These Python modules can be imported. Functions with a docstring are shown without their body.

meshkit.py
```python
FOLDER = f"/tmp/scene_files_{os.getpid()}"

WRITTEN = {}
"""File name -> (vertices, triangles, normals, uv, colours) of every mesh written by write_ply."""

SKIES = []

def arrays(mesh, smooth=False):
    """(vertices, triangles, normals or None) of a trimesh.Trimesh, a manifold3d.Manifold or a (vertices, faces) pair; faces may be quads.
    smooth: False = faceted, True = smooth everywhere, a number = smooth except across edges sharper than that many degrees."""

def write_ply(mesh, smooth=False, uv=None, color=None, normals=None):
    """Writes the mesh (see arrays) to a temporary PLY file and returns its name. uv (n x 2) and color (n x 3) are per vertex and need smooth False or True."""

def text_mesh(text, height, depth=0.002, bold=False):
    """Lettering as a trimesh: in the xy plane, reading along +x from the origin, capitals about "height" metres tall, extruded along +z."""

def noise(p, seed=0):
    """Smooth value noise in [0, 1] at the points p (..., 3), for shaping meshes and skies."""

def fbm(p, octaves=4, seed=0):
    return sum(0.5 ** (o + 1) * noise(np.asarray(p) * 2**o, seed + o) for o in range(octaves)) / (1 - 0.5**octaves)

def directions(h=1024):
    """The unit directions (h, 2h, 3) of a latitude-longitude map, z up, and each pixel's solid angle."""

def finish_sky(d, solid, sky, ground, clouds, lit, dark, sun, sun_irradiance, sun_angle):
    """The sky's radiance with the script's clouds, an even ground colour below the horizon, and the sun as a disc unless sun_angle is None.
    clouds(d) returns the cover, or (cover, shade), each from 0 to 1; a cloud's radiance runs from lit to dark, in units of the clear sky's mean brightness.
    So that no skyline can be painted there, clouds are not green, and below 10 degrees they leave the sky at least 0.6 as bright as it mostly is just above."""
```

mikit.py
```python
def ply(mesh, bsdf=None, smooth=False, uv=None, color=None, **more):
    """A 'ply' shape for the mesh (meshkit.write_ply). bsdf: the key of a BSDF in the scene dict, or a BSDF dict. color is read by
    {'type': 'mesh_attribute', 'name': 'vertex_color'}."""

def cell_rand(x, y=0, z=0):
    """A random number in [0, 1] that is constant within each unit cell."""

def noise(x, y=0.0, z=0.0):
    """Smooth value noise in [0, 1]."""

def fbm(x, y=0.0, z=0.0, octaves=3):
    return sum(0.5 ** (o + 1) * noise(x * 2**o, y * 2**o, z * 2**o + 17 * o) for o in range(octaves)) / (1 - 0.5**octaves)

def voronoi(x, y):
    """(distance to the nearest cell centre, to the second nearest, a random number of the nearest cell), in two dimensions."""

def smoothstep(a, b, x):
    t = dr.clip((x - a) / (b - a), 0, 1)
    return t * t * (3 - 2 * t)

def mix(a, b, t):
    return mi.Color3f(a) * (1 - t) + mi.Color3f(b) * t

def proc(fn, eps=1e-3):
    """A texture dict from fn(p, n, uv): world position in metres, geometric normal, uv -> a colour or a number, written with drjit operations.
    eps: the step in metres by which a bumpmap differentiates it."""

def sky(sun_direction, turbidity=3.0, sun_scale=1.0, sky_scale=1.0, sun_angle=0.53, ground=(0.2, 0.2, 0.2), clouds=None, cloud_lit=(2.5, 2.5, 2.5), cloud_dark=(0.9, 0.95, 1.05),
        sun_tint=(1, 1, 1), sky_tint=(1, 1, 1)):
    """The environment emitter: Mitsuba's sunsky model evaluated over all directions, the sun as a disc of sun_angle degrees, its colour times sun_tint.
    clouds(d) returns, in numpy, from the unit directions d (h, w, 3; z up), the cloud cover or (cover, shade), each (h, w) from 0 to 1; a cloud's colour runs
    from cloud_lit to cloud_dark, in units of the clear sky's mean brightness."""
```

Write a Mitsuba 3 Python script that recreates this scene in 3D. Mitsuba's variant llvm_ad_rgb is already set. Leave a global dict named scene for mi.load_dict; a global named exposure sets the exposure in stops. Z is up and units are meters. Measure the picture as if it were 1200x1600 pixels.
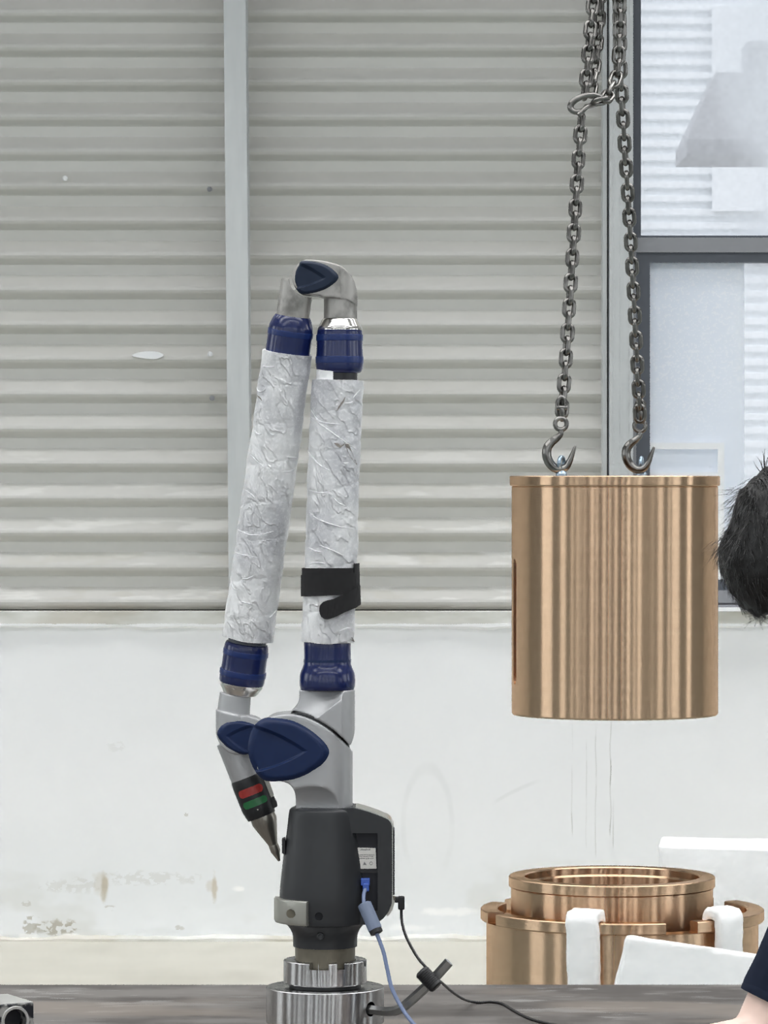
import math, random
import numpy as np, trimesh, mitsuba as mi, drjit as dr, mikit, meshkit
import manifold3d as m3
from shapely.geometry import Polygon, LineString, Point, box as sbox
from mikit import noise, fbm, smoothstep, mix, proc
T = mi.ScalarTransform4f
random.seed(7); RNG = np.random.default_rng(7)
scene, labels = {}, {}

# ------------------------------------------------------------------ camera, sky, light, exposure
exposure = 0.0
F = 6100.0            # focal length in pixels of the 1200 x 1600 frame
EYE = 1.52            # eye height above the hall floor
HOR = 745.0           # image row of the horizon
scene['camera'] = {'type': 'perspective', 'fov_axis': 'x', 'fov': math.degrees(2 * math.atan(600 / F)),
                   'principal_point_offset_y': (800 - HOR) / 1600.0, 'near_clip': 0.05, 'far_clip': 200.0,
                   'to_world': T().look_at(origin=[0, 0, EYE], target=[0, 1, EYE], up=[0, 0, 1])}

def sky_clouds(d):
    n = meshkit.fbm(d * np.array([3.0, 3.0, 5.0]), 4, 3)
    return np.clip(0.75 + (n - 0.5) * 1.2, 0, 1), np.clip((n - 0.45) * 1.5, 0, 1)
scene['sky'] = mikit.sky([0.3, -0.35, 0.85], turbidity=6.0, sun_scale=0.0, sky_scale=11.0, clouds=sky_clouds, cloud_lit=(1.5, 1.5, 1.5), cloud_dark=(1.0, 1.02, 1.06))
ADDED_SKYLIGHT = [5.5, 5.5, 5.52]      # unseen roof strips, added to light the hall from above
ADDED_SIDELIGHT = [2.0, 2.1, 2.15]    # unseen lit windows added in the other walls, shaped for reflections

# ------------------------------------------------------------------ materials
def rgb(*c): return {'type': 'rgb', 'value': list(c)}
def pr(color, rough=0.5, metal=0.0, **k):
    c = color if isinstance(color, dict) else rgb(*color)
    return {'type': 'twosided', 'b': {'type': 'principled', 'base_color': c, 'roughness': rough, 'metallic': metal, **k}}
def bump(b, fn, scale=1.0, eps=1e-3):
    return {'type': 'twosided', 'b': {'type': 'bumpmap', 'arbitrary': proc(fn, eps), 'scale': scale, 'inner': b['b']}}

WY = 12.8
def wall_px(p):     # position on the far wall in the units the wall was measured in (2.1 mm)
    s = WY / F
    return p.x / s + 600, HOR - (p.z - EYE) / s

def plaster(p, n, uv):
    x, y = wall_px(p)
    base = mix([0.80, 0.805, 0.815], [0.855, 0.86, 0.868], fbm(p.x * 1.3, p.z * 2.1, 3.0, 4))
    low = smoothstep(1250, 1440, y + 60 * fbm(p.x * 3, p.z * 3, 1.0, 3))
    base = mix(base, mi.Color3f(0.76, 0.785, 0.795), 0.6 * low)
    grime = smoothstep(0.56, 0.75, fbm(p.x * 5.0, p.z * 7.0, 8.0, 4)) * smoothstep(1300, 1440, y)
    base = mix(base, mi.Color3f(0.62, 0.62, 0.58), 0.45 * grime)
    def blob(cx, cy, rx, ry, soft=0.5):
        wob = (fbm(x * 0.09, y * 0.09, cx, 3) - 0.5) * 1.1
        return 1 - smoothstep(1 - soft, 1 + soft, dr.sqrt(dr.square((x - cx) / rx) + dr.square((y - cy) / ry)) + wob)
    for cx, cy, rx, ry, k in ((163, 1386, 5, 20, .8), (156, 1380, 10, 14, .35), (335, 1388, 4, 20, .75), (330, 1386, 6, 9, .35)):
        base = mix(base, mi.Color3f(0.52, 0.46, 0.36), k * blob(cx, cy, rx, ry))
    for cx, cy, rx, ry, k in ((90, 1450, 26, 12, .9), (48, 1447, 12, 12, .7), (42, 1412, 6, 4, .4), (172, 1420, 9, 4, .45), (280, 1450, 6, 3, .45), (291, 1272, 3, 3, .5), (180, 1165, 12, 8, .12), (230, 1372, 60, 9, .22), (120, 1383, 40, 10, .2)):
        base = mix(base, mi.Color3f(0.42, 0.40, 0.34), k * blob(cx, cy, rx * 1.15, ry * 1.15, .25) * smoothstep(.47, .50, fbm(x * .13, y * .2, cx, 4)))
    for cx, cy, rx, ry, k in ((374, 1389, 8, 4, .9), (42, 1463, 14, 4, .9), (108, 1462, 14, 4, .9), (700, 1425, 40, 6, .7), (640, 1450, 30, 5, .6)):
        base = mix(base, mi.Color3f(0.93, 0.93, 0.92), k * blob(cx, cy, rx, ry))
    # rub marks: two faint arcs and thin run lines
    arc = dr.abs(dr.sqrt(dr.square((x - 668) / 38.) + dr.square((y - 1290) / 90.)) - 1.0)
    base = mix(base, mi.Color3f(0.68, 0.69, 0.69), 0.30 * (1 - smoothstep(0.03, 0.16, arc)) * (1 - smoothstep(1290, 1400, y)) * fbm(x * .05, y * .03, 2.0, 2) * 1.6)
    arc2 = dr.abs(y - (1252 - 0.62 * (x - 775) + 0.0022 * dr.square(x - 775)))
    base = mix(base, mi.Color3f(0.66, 0.67, 0.67), 0.35 * (1 - smoothstep(1., 5., arc2)) * smoothstep(765, 785, x) * (1 - smoothstep(825, 850, x)))
    for cx, y0, y1, k in ((954, 1110, 1310, .75), (931, 1120, 1345, .3), (916, 1150, 1330, .25), (894, 1190, 1310, .45), (958.5, 1240, 1330, .4), (894, 1120, 1180, .2)):
        w = 1 - smoothstep(0.4, 1.5, dr.abs(x - cx - (noise(y * .03, cx) - .5) * 2))
        base = mix(base, mi.Color3f(0.42, 0.42, 0.40), k * w * smoothstep(y0, y0 + 25, y) * (1 - smoothstep(y1 - 15, y1, y)) * (0.45 + 0.55 * smoothstep(.3, .6, noise(y * .05, cx, 4.))))
    return base
def plaster_h(p, n, uv):
    x, y = wall_px(p)
    return 0.0022 * fbm(p.x * 6, p.z * 6, 1.0, 3) + 0.009 * smoothstep(1405, 1455, y) * fbm(p.x * 9, p.z * 22, 5.0, 3)
scene['mat_plaster'] = bump(pr(proc(plaster), 0.75, specular=0.3), plaster_h, 1.0, 3e-3)

def clad(p, n, uv):
    x, y = wall_px(p)
    c = mix([0.55, 0.54, 0.505], [0.61, 0.60, 0.575], fbm(p.x * 0.9, p.z * 5.0, 1.0, 3))
    # settled dust and scuffs on the upward faces, heavier low down
    dust = smoothstep(0.50, 0.62, fbm(p.x * 5.0, p.z * 26.0, 4.0, 4)) * smoothstep(0.15, 0.6, n.z) * smoothstep(600, 860, y)
    c = mix(c, mi.Color3f(0.78, 0.77, 0.74), 0.55 * dust)
    dirt = smoothstep(0.54, 0.7, fbm(p.x * 7.0, p.z * 30.0, 9.0, 3)) * smoothstep(0.15, 0.6, n.z) * smoothstep(640, 900, y)
    return mix(c, mi.Color3f(0.53, 0.51, 0.45), 0.4 * dirt)
scene['mat_cladding'] = pr(proc(clad), 0.42, specular=0.5)
def galv(p, n, uv):
    return mix([0.48, 0.495, 0.50], [0.62, 0.635, 0.635], fbm(p.x * 30, p.y * 30, p.z * 3.0, 4))
scene['mat_galvanized'] = pr(proc(galv), 0.45, 0.2)
def concrete(p, n, uv):
    c = mix([0.55, 0.545, 0.50], [0.73, 0.73, 0.70], smoothstep(.3, .7, fbm(p.x * 6, p.y * 6, p.z * 14, 4)))
    return mix(c, mi.Color3f(0.50, 0.45, 0.36), 0.4 * smoothstep(.58, .75, fbm(p.x * 3 + 7, p.z * 9, 2., 3)))
scene['mat_concrete'] = pr(proc(concrete), 0.85)
def floor_c(p, n, uv):
    c = mix([0.47, 0.452, 0.395], [0.54, 0.525, 0.465], fbm(p.x * 1.2, p.y * 2.4, 2.0, 4))
    c = mix(c, mi.Color3f(0.40, 0.385, 0.33), 0.5 * smoothstep(.55, .75, fbm(p.x * 2.2, p.y * 0.9, 8., 4)))
    # bare screed along the wall; unseen floor beyond it darkened to cut bounced light
    return mix(mi.Color3f(0.20, 0.23, 0.22) * (0.85 + 0.3 * fbm(p.x * 1.5, p.y * 1.5, 4., 3)), c, smoothstep(11.2, 11.25, p.y))
scene['mat_floor'] = pr(proc(floor_c), 0.55, specular=0.4)
scene['mat_hall_wall'] = pr((0.27, 0.27, 0.27), 0.6)
scene['mat_rear_wall'] = pr((0.13, 0.13, 0.14), 0.6)
scene['mat_roof'] = pr((0.28, 0.285, 0.29), 0.6)
scene['mat_column'] = pr((0.30, 0.31, 0.33), 0.5)
scene['mat_frame'] = pr((0.085, 0.095, 0.115), 0.4)
scene['mat_frame_light'] = pr((0.27, 0.275, 0.295), 0.4)
scene['mat_white_frame'] = pr((0.88, 0.89, 0.90), 0.35)
def dust_w(p, n, uv):
    return 0.14 + 0.42 * smoothstep(.35, .7, fbm(p.x * 3.0, p.z * 1.6, 3.0, 4)) * smoothstep(0.9, 1.35, p.x) + 0.06 * fbm(p.x * 40, p.z * 40, 1., 2)
scene['mat_pane'] = {'type': 'blendbsdf', 'weight': proc(dust_w), 'a': {'type': 'thindielectric'},
                     'b': {'type': 'principledthin', 'base_color': rgb(0.86, 0.88, 0.90), 'roughness': 0.6, 'diff_trans': 1.3}}
def frost(p, n, uv):
    c = mix([0.80, 0.84, 0.90], [0.90, 0.915, 0.93], fbm(p.x * 3.4, p.z * 1.0, 3.0, 4))
    sp = smoothstep(.62, .78, noise(p.x * 210, p.z * 210, 2.)) * smoothstep(1.75, 2.1, p.z + .4 * fbm(p.x * 4, p.z * 4, 1., 2))
    return mix(c, mi.Color3f(0.97, 0.97, 0.97), 0.5 * sp)
scene['mat_frost'] = {'type': 'principledthin', 'base_color': proc(frost), 'roughness': 0.7, 'diff_trans': 0.95, 'spec_trans': 0.0}

def table_c(p, n, uv):
    s1 = fbm(p.x * 9.0, p.y * 14.0, 1.0, 5)
    c = mix([0.070, 0.064, 0.060], [0.135, 0.127, 0.120], smoothstep(.25, .75, s1))
    c = mix(c, mi.Color3f(0.25, 0.245, 0.24), 0.5 * smoothstep(.60, .72, fbm(p.x * 16 + 3, p.y * 60, 6.0, 3)) * smoothstep(.4, .6, fbm(p.x * 4, p.y * 3, 2.0, 2)))
    c = mix(c, mi.Color3f(0.20, 0.17, 0.145), 0.5 * smoothstep(.5, .7, fbm(p.x * 3, p.y * 7, 4.0, 3)))
    return c
def table_r(p, n, uv): return 0.50 + 0.25 * fbm(p.x * 9, p.y * 30, 3.0, 3)
scene['mat_table'] = pr(proc(table_c), proc(table_r), 0.0, specular=0.2)
scene['mat_table_leg'] = pr((0.12, 0.16, 0.18), 0.5)

def bronze_tint(a, b):
    def fn(p, n, uv):
        return mix(a, b, 0.55 * fbm(p.x * 9, p.y * 9, p.z * 240, 2) + 0.45 * noise(p.z * 900, p.x * 2))
    return fn
def aniso(tint, au, av):
    return {'type': 'twosided', 'b': {'type': 'roughconductor', 'material': 'none', 'distribution': 'beckmann', 'alpha_u': au, 'alpha_v': av, 'specular_reflectance': tint}}
scene['mat_bronze'] = aniso(proc(bronze_tint([0.56, 0.375, 0.245], [0.71, 0.495, 0.335])), 0.017, 0.27)
scene['mat_bronze_end'] = aniso(rgb(0.82, 0.57, 0.38), 0.16, 0.22)
scene['mat_turned_steel'] = aniso(rgb(0.55, 0.55, 0.55), 0.022, 0.22)
scene['mat_chrome'] = aniso(rgb(0.90, 0.87, 0.82), 0.05, 0.12)
def chain_c(p, n, uv): return mix([0.09, 0.087, 0.082], [0.32, 0.31, 0.295], fbm(p.x * 60, p.y * 60, p.z * 60, 3))
scene['mat_chrome_plain'] = pr((0.80, 0.78, 0.74), 0.14, 1.0)
scene['mat_chain'] = pr(proc(chain_c), 0.17, 0.95)
scene['mat_eyebolt'] = pr((0.36, 0.46, 0.56), 0.25, 0.85)
scene['mat_silver'] = bump(pr((0.44, 0.445, 0.455), 0.42, 0.55, specular=0.5), lambda p, n, uv: 0.00025 * noise(p.x * 900, p.y * 900, p.z * 900), 1.0, 4e-4)
scene['mat_silver_worn'] = pr(proc(lambda p, n, uv: mix([0.22, 0.212, 0.20], [0.42, 0.405, 0.385], smoothstep(.25, .6, fbm(p.x * 70, p.y * 70, p.z * 50, 4)))), 0.42, 0.55)
scene['mat_blue_cap'] = pr((0.006, 0.018, 0.068), 0.40, specular=0.28)
scene['mat_navy_cap'] = pr((0.011, 0.020, 0.043), 0.48, specular=0.28)
scene['mat_blue_plastic'] = pr((0.006, 0.013, 0.075), 0.2, specular=0.5, clearcoat=0.4, clearcoat_gloss=0.9)
scene['mat_blue_band'] = pr((0.010, 0.026, 0.12), 0.3, specular=0.4)
scene['mat_charcoal'] = bump(pr((0.026, 0.028, 0.031), 0.36, specular=0.35, clearcoat=0.25, clearcoat_gloss=0.7), lambda p, n, uv: 0.0002 * noise(p.x * 1200, p.y * 1200, p.z * 1200), 1.0, 4e-4)
scene['mat_black'] = pr((0.012, 0.013, 0.015), 0.4)
scene['mat_void'] = pr((0.006, 0.007, 0.012), 0.6)
scene['mat_taupe'] = pr((0.17, 0.155, 0.12), 0.38, 0.5)
scene['mat_bracket'] = pr((0.42, 0.42, 0.38), 0.36, 0.7)
scene['mat_cone_steel'] = pr((0.36, 0.34, 0.30), 0.3, 0.9)
scene['mat_red'] = pr((0.33, 0.025, 0.02), 0.35, clearcoat=0.5)
scene['mat_green'] = pr((0.012, 0.13, 0.04), 0.3, clearcoat=0.5)
scene['mat_label'] = pr((0.62, 0.61, 0.58), 0.5)
scene['mat_print'] = pr((0.16, 0.16, 0.16), 0.6)
scene['mat_usb'] = pr((0.05, 0.11, 0.42), 0.3)
scene['mat_usb_cord'] = pr((0.17, 0.22, 0.36), 0.35)
scene['mat_usb_bead'] = pr((0.17, 0.21, 0.30), 0.4)
scene['mat_cord'] = pr((0.010, 0.010, 0.011), 0.4)
scene['mat_hexkey'] = pr((0.34, 0.345, 0.34), 0.25, 0.9)
scene['mat_strap'] = bump(pr((0.010, 0.010, 0.011), 0.8, sheen=0.4), lambda p, n, uv: 0.0006 * noise(p.x * 900, p.y * 900, p.z * 900), 1.0, 4e-4)
def foam_c(p, n, uv):
    return mix([0.86, 0.87, 0.875], [0.92, 0.925, 0.925], fbm(p.x * 60, p.y * 60, p.z * 60, 3))
scene['mat_foam'] = bump(pr(proc(foam_c), 0.6, specular=0.3), lambda p, n, uv: 0.0012 * fbm(p.x * 160, p.y * 160, p.z * 160, 2), 1.0, 8e-4)
def wrap_c(p, n, uv):
    c = mix([0.47, 0.475, 0.50], [0.76, 0.765, 0.77], smoothstep(.25, .7, fbm(p.x * 22, p.y * 22, p.z * 11, 4)))
    return mix(c, mi.Color3f(0.95, 0.95, 0.95), 0.22 * smoothstep(.50, .72, fbm(p.x * 420, p.y * 420, p.z * 380, 3)))
def wrap_h(p, n, uv):
    a = fbm(p.x * 55, p.y * 55, p.z * 40 + p.x * 40, 3)
    return 0.0012 * dr.exp(-dr.square((a - .5) / .02)) + 0.0022 * fbm(p.x * 50, p.y * 50, p.z * 25, 2) + 0.0004 * noise(p.x * 500, p.y * 500, p.z * 400)
scene['mat_wrap'] = bump(pr(proc(wrap_c), 0.30, specular=0.6, clearcoat=1.0, clearcoat_gloss=0.96, sheen=0.9), wrap_h, 1.0, 6e-4)
scene['mat_film'] = pr((0.93, 0.94, 0.95), 0.12, specular=0.8, clearcoat=1.0)
scene['mat_tear'] = pr((0.22, 0.20, 0.18), 0.5)
def vblock_c(p, n, uv): return mix([0.02, 0.022, 0.028], [0.42, 0.42, 0.40], smoothstep(.45, .62, fbm(p.x * 70, p.y * 70, p.z * 70, 4)))
scene['mat_block'] = pr(proc(vblock_c), 0.4, 0.6)
scene['mat_block_top'] = pr((0.55, 0.55, 0.53), 0.35, 0.6)
def skin_c(p, n, uv): return mix([0.78, 0.57, 0.48], [0.84, 0.65, 0.57], fbm(p.x * 25, p.y * 25, p.z * 25, 3))
scene['mat_skin'] = pr(proc(skin_c), 0.45, specular=0.4)
scene['mat_shirt'] = bump(pr((0.007, 0.012, 0.027), 0.85, sheen=0.1, specular=0.2), lambda p, n, uv: 0.003 * fbm(p.x * 30, p.y * 30, p.z * 30, 3), 1.0, 1e-3)
scene['mat_trouser'] = pr((0.03, 0.032, 0.04), 0.8)
scene['mat_shoe'] = pr((0.03, 0.028, 0.026), 0.5)
scene['mat_hair'] = pr((0.008, 0.0075, 0.0075), 0.45, specular=0.4)
scene['mat_eye'] = pr((0.75, 0.74, 0.72), 0.2)
scene['mat_ext_clad'] = pr((0.80, 0.82, 0.83), 0.6)
scene['mat_ext_panel'] = pr((0.74, 0.76, 0.77), 0.6)
scene['mat_ext_grey'] = pr(proc(lambda p, n, uv: mix([0.24, 0.245, 0.255], [0.31, 0.315, 0.325], fbm(p.x * 2, p.z * 2, 2., 4))), 0.6)
scene['mat_ground'] = pr((0.42, 0.41, 0.39), 0.9)
scene['mat_added_light'] = pr((0.8, 0.82, 0.82), 0.5)

# ------------------------------------------------------------------ helpers
def px_matrix(Y):           # measured units (image pixels at distance Y; y = depth, z = up) -> metres
    s = Y / F
    return np.array([[s, 0, 0, -600 * s], [0, s, 0, Y], [0, 0, s, EYE + HOR * s], [0, 0, 0, 1.0]])
def P(px, py, Y): s = Y / F; return np.array([(px - 600) * s, Y, EYE - (py - HOR) * s])
def key_of(name, parent=None):
    k = f'{parent}__{name}' if parent else name
    if k not in scene and k not in labels and not any(q.startswith(k + '__') for q in scene): return k
    i = 1
    while f'{k}_{i:03d}' in scene or f'{k}_{i:03d}' in labels: i += 1
    return f'{k}_{i:03d}'
def as_tri(m):
    if hasattr(m, 'to_mesh'):
        q = m.to_mesh(); return trimesh.Trimesh(np.array(q.vert_properties)[:, :3], np.array(q.tri_verts), process=False)
    return m
def obj(name, mesh, mat, parent=None, Y=None, smooth=35, label=None, **tag):
    k = key_of(name, parent)
    m = as_tri(mesh).copy()
    if Y is not None: m.apply_transform(px_matrix(Y))
    scene[k] = mikit.ply(m, mat, smooth=smooth)
    if label or tag:
        labels[k] = {**({'label': label} if label else {}), **tag}
    return k
def thing(name, label, category, group=None):
    k = key_of(name); labels[k] = {'label': label, 'category': category}
    if group: labels[k]['group'] = group
    return k
def aniso_obj(name, mesh, mat, parent, Y, centre, label=None, **tag):
    """As obj(), with u running round a vertical axis through centre (measured units) and v along it."""
    k = key_of(name, parent)
    m = trimesh.graph.smooth_shade(as_tri(mesh), angle=math.radians(30), facet_minarea=None)
    v, f = np.array(m.vertices), np.array(m.faces)
    ang = np.arctan2(v[:, 0] - centre[0], v[:, 1] - centre[1]) / (2 * np.pi)
    rad = np.hypot(v[:, 0] - centre[0], v[:, 1] - centre[1])
    uv = np.stack([ang, (v[:, 2] + rad) / 100.0], 1)
    fa = ang[f]; bad = fa.max(1) - fa.min(1) > 0.5
    nv, nuv, nf = [v], [uv], f.copy(); at = len(v)
    for i in np.nonzero(bad)[0]:
        ids = f[i]; u2 = uv[ids].copy(); u2[u2[:, 0] < 0, 0] += 1
        nv.append(v[ids]); nuv.append(u2); nf[i] = [at, at + 1, at + 2]; at += 3
    # normals computed before the seam was cut
    nrm = np.zeros_like(v); fn = np.cross(v[f[:, 1]] - v[f[:, 0]], v[f[:, 2]] - v[f[:, 0]])
    for c in range(3): np.add.at(nrm, f[:, c], fn)
    nrm /= np.maximum(np.linalg.norm(nrm, axis=1, keepdims=True), 1e-12)
    nn = np.vstack([nrm] + [nrm[f[i]] for i in np.nonzero(bad)[0]])
    M = trimesh.Trimesh(np.vstack(nv), nf, process=False); M.apply_transform(px_matrix(Y))
    path = meshkit.write_ply(M, True, np.vstack(nuv), None, nn)
    vv, ff, _, u_, c_ = meshkit.WRITTEN[path]; meshkit.WRITTEN[path] = (vv, ff, nn, u_, c_)
    scene[k] = {'type': 'ply', 'filename': path, 'face_normals': False, 'bsdf': {'type': 'ref', 'id': mat}}
    if label or tag: labels[k] = {**({'label': label} if label else {}), **tag}
    return k
def box(x0, x1, y0, y1, z0, z1):
    m = trimesh.creation.box(extents=[x1 - x0, y1 - y0, z1 - z0]); m.apply_translation([(x0 + x1) / 2, (y0 + y1) / 2, (z0 + z1) / 2]); return m
def cat(*ms): return trimesh.util.concatenate([as_tri(m) for m in ms])
def rbox(x0, x1, y0, y1, z0, z1, r, n=12):
    return m3.Manifold.batch_hull([m3.Manifold.sphere(r, n).translate((x, y, z)) for x in (x0 + r, x1 - r) for y in (y0 + r, y1 - r) for z in (z0 + r, z1 - r)])
def mf(t):
    t = as_tri(t); t = trimesh.Trimesh(t.vertices, t.faces, process=True)
    return m3.Manifold(m3.Mesh(np.asarray(t.vertices, np.float32), np.asarray(t.faces, np.uint32)))
def lathe_m(profile, n=72):       # profile (r, z), closed polygon, z up
    return m3.CrossSection([np.array(profile, float)]).revolve(n) if Polygon(profile).exterior.is_ccw else m3.CrossSection([np.array(profile[::-1], float)]).revolve(n)
def lathe(profile, c=(0, 0, 0), n=72): return lathe_m(profile, n).translate(tuple(map(float, c)))
def align(mesh, p0, p1):          # local z -> direction p0..p1, origin at p0
    d = np.array(p1, float) - np.array(p0, float); d /= np.linalg.norm(d)
    M = trimesh.geometry.align_vectors([0, 0, 1], d); M[:3, 3] = p0
    m = as_tri(mesh).copy(); m.apply_transform(M); return m
def spline(pts, n=8, closed=False):
    p = np.array(pts, float); N = len(p); out = []
    for i in range(N if closed else N - 1):
        a, b, c, d = (p[(i + k) % N] if closed else p[min(max(i + k, 0), N - 1)] for k in (-1, 0, 1, 2))
        for t in np.arange(n) / n:
            out.append(0.5 * (2 * b + (c - a) * t + (2 * a - 5 * b + 4 * c - d) * t * t + (3 * b - a - 3 * c + d) * t ** 3))
    if not closed: out.append(p[-1])
    return np.array(out)
def tube(pts, rad, n=12, cap=True, flat=None):
    p = np.array(pts, float); N = len(p); r = np.full(N, rad, float) if np.isscalar(rad) else np.interp(np.linspace(0, 1, N), np.linspace(0, 1, len(rad)), rad)
    t = np.gradient(p, axis=0); t /= np.linalg.norm(t, axis=1, keepdims=True)
    a = np.cross(t[0], [0.31, 0.9, 0.27]); a /= np.linalg.norm(a); V = []
    for i in range(N):
        a = a - t[i] * (a @ t[i]); a /= np.linalg.norm(a); b = np.cross(t[i], a)
        for q in range(n):
            w = 2 * np.pi * q / n; V.append(p[i] + r[i] * (math.cos(w) * a + math.sin(w) * b))
    Fc = []
    for i in range(N - 1):
        for q in range(n):
            A, B, C, D = i * n + q, i * n + (q + 1) % n, (i + 1) * n + (q + 1) % n, (i + 1) * n + q
            Fc += [[A, B, C], [A, C, D]]
    if cap:
        V += [p[0], p[-1]]; e0, e1 = N * n, N * n + 1
        for q in range(n): Fc += [[e0, (q + 1) % n, q], [e1, (N - 1) * n + q, (N - 1) * n + (q + 1) % n]]
    m = trimesh.Trimesh(np.array(V), Fc, process=False); m.fix_normals(); return m
def ring(c, R, r, axis=1, n=36, k=10):
    pts = []
    for i in range(n):
        w = 2 * np.pi * i / n; q = np.zeros(3); o = [a for a in range(3) if a != axis]
        q[o[0]], q[o[1]] = R * math.cos(w), R * math.sin(w); pts.append(q + np.array(c, float))
    m = trimesh.creation.torus(R, r, major_sections=n, minor_sections=k)
    if axis == 1: m.apply_transform(trimesh.transformations.rotation_matrix(math.pi / 2, [1, 0, 0]))
    if axis == 0: m.apply_transform(trimesh.transformations.rotation_matrix(math.pi / 2, [0, 1, 0]))
    m.apply_translation(c); return m
def face_prism(poly, y0, y1):     # polygon of image points (px, py) given depth y0..y1 (measured units)
    pts = np.array(poly, float) if not isinstance(poly, Polygon) else np.array(poly.exterior.coords)[:-1]
    pg = np.stack([pts[:, 0], -pts[:, 1]], 1)
    if not Polygon(pg).exterior.is_ccw: pg = pg[::-1]
    return m3.CrossSection([pg]).extrude(y1 - y0).rotate((90, 0, 0)).translate((0, y1, 0))
def plan_prism(poly, z0, z1):     # polygon (x, y) given height z0..z1
    pg = np.array(poly.exterior.coords)[:-1] if isinstance(poly, Polygon) else np.array(poly, float)
    if not Polygon(pg).exterior.is_ccw: pg = pg[::-1]
    return m3.CrossSection([pg]).extrude(z1 - z0).translate((0, 0, z0))
def cyl_m(p0, p1, r, n=48):
    L = float(np.linalg.norm(np.array(p1, float) - np.array(p0, float)))
    return mf(align(m3.Manifold.cylinder(L, r, r, n), p0, p1))
def soften(m, edge, it=8):
    t = as_tri(m.refine_to_length(edge)); t = trimesh.Trimesh(t.vertices, t.faces, process=True)
    trimesh.smoothing.filter_taubin(t, lamb=0.5, nu=0.51, iterations=it); return t

# ------------------------------------------------------------------ the hall
ST = {'kind': 'structure'}
HX0, HX1, HY0, HY1, HZ = -11.0, 12.0, -9.0, WY + 0.25, 9.0
sW = WY / F
def WX(px): return (px - 600) * sW
def WZ(py): return EYE - (py - HOR) * sW
def struct(name, mesh, mat, parent=None, label=None, smooth=False, **k):
    q = obj(name, mesh, mat, parent, smooth=smooth, label=label, **k)
    if parent is None: labels.setdefault(q, {})['kind'] = 'structure'
    return q
struct('floor', box(HX0, HX1, HY0, HY1, -0.2, 0.0), 'mat_floor')
ceil_parts = box(HX0, HX1, HY0, HY1, HZ, HZ + 0.2)
struct('ceiling', ceil_parts, 'mat_roof')
zs, zt = WZ(977), WZ(955)                     # sill underside / top
WXL, WXR, WZB, WZT = WX(986), WX(2300), WZ(940), WZ(-420)   # window opening
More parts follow.
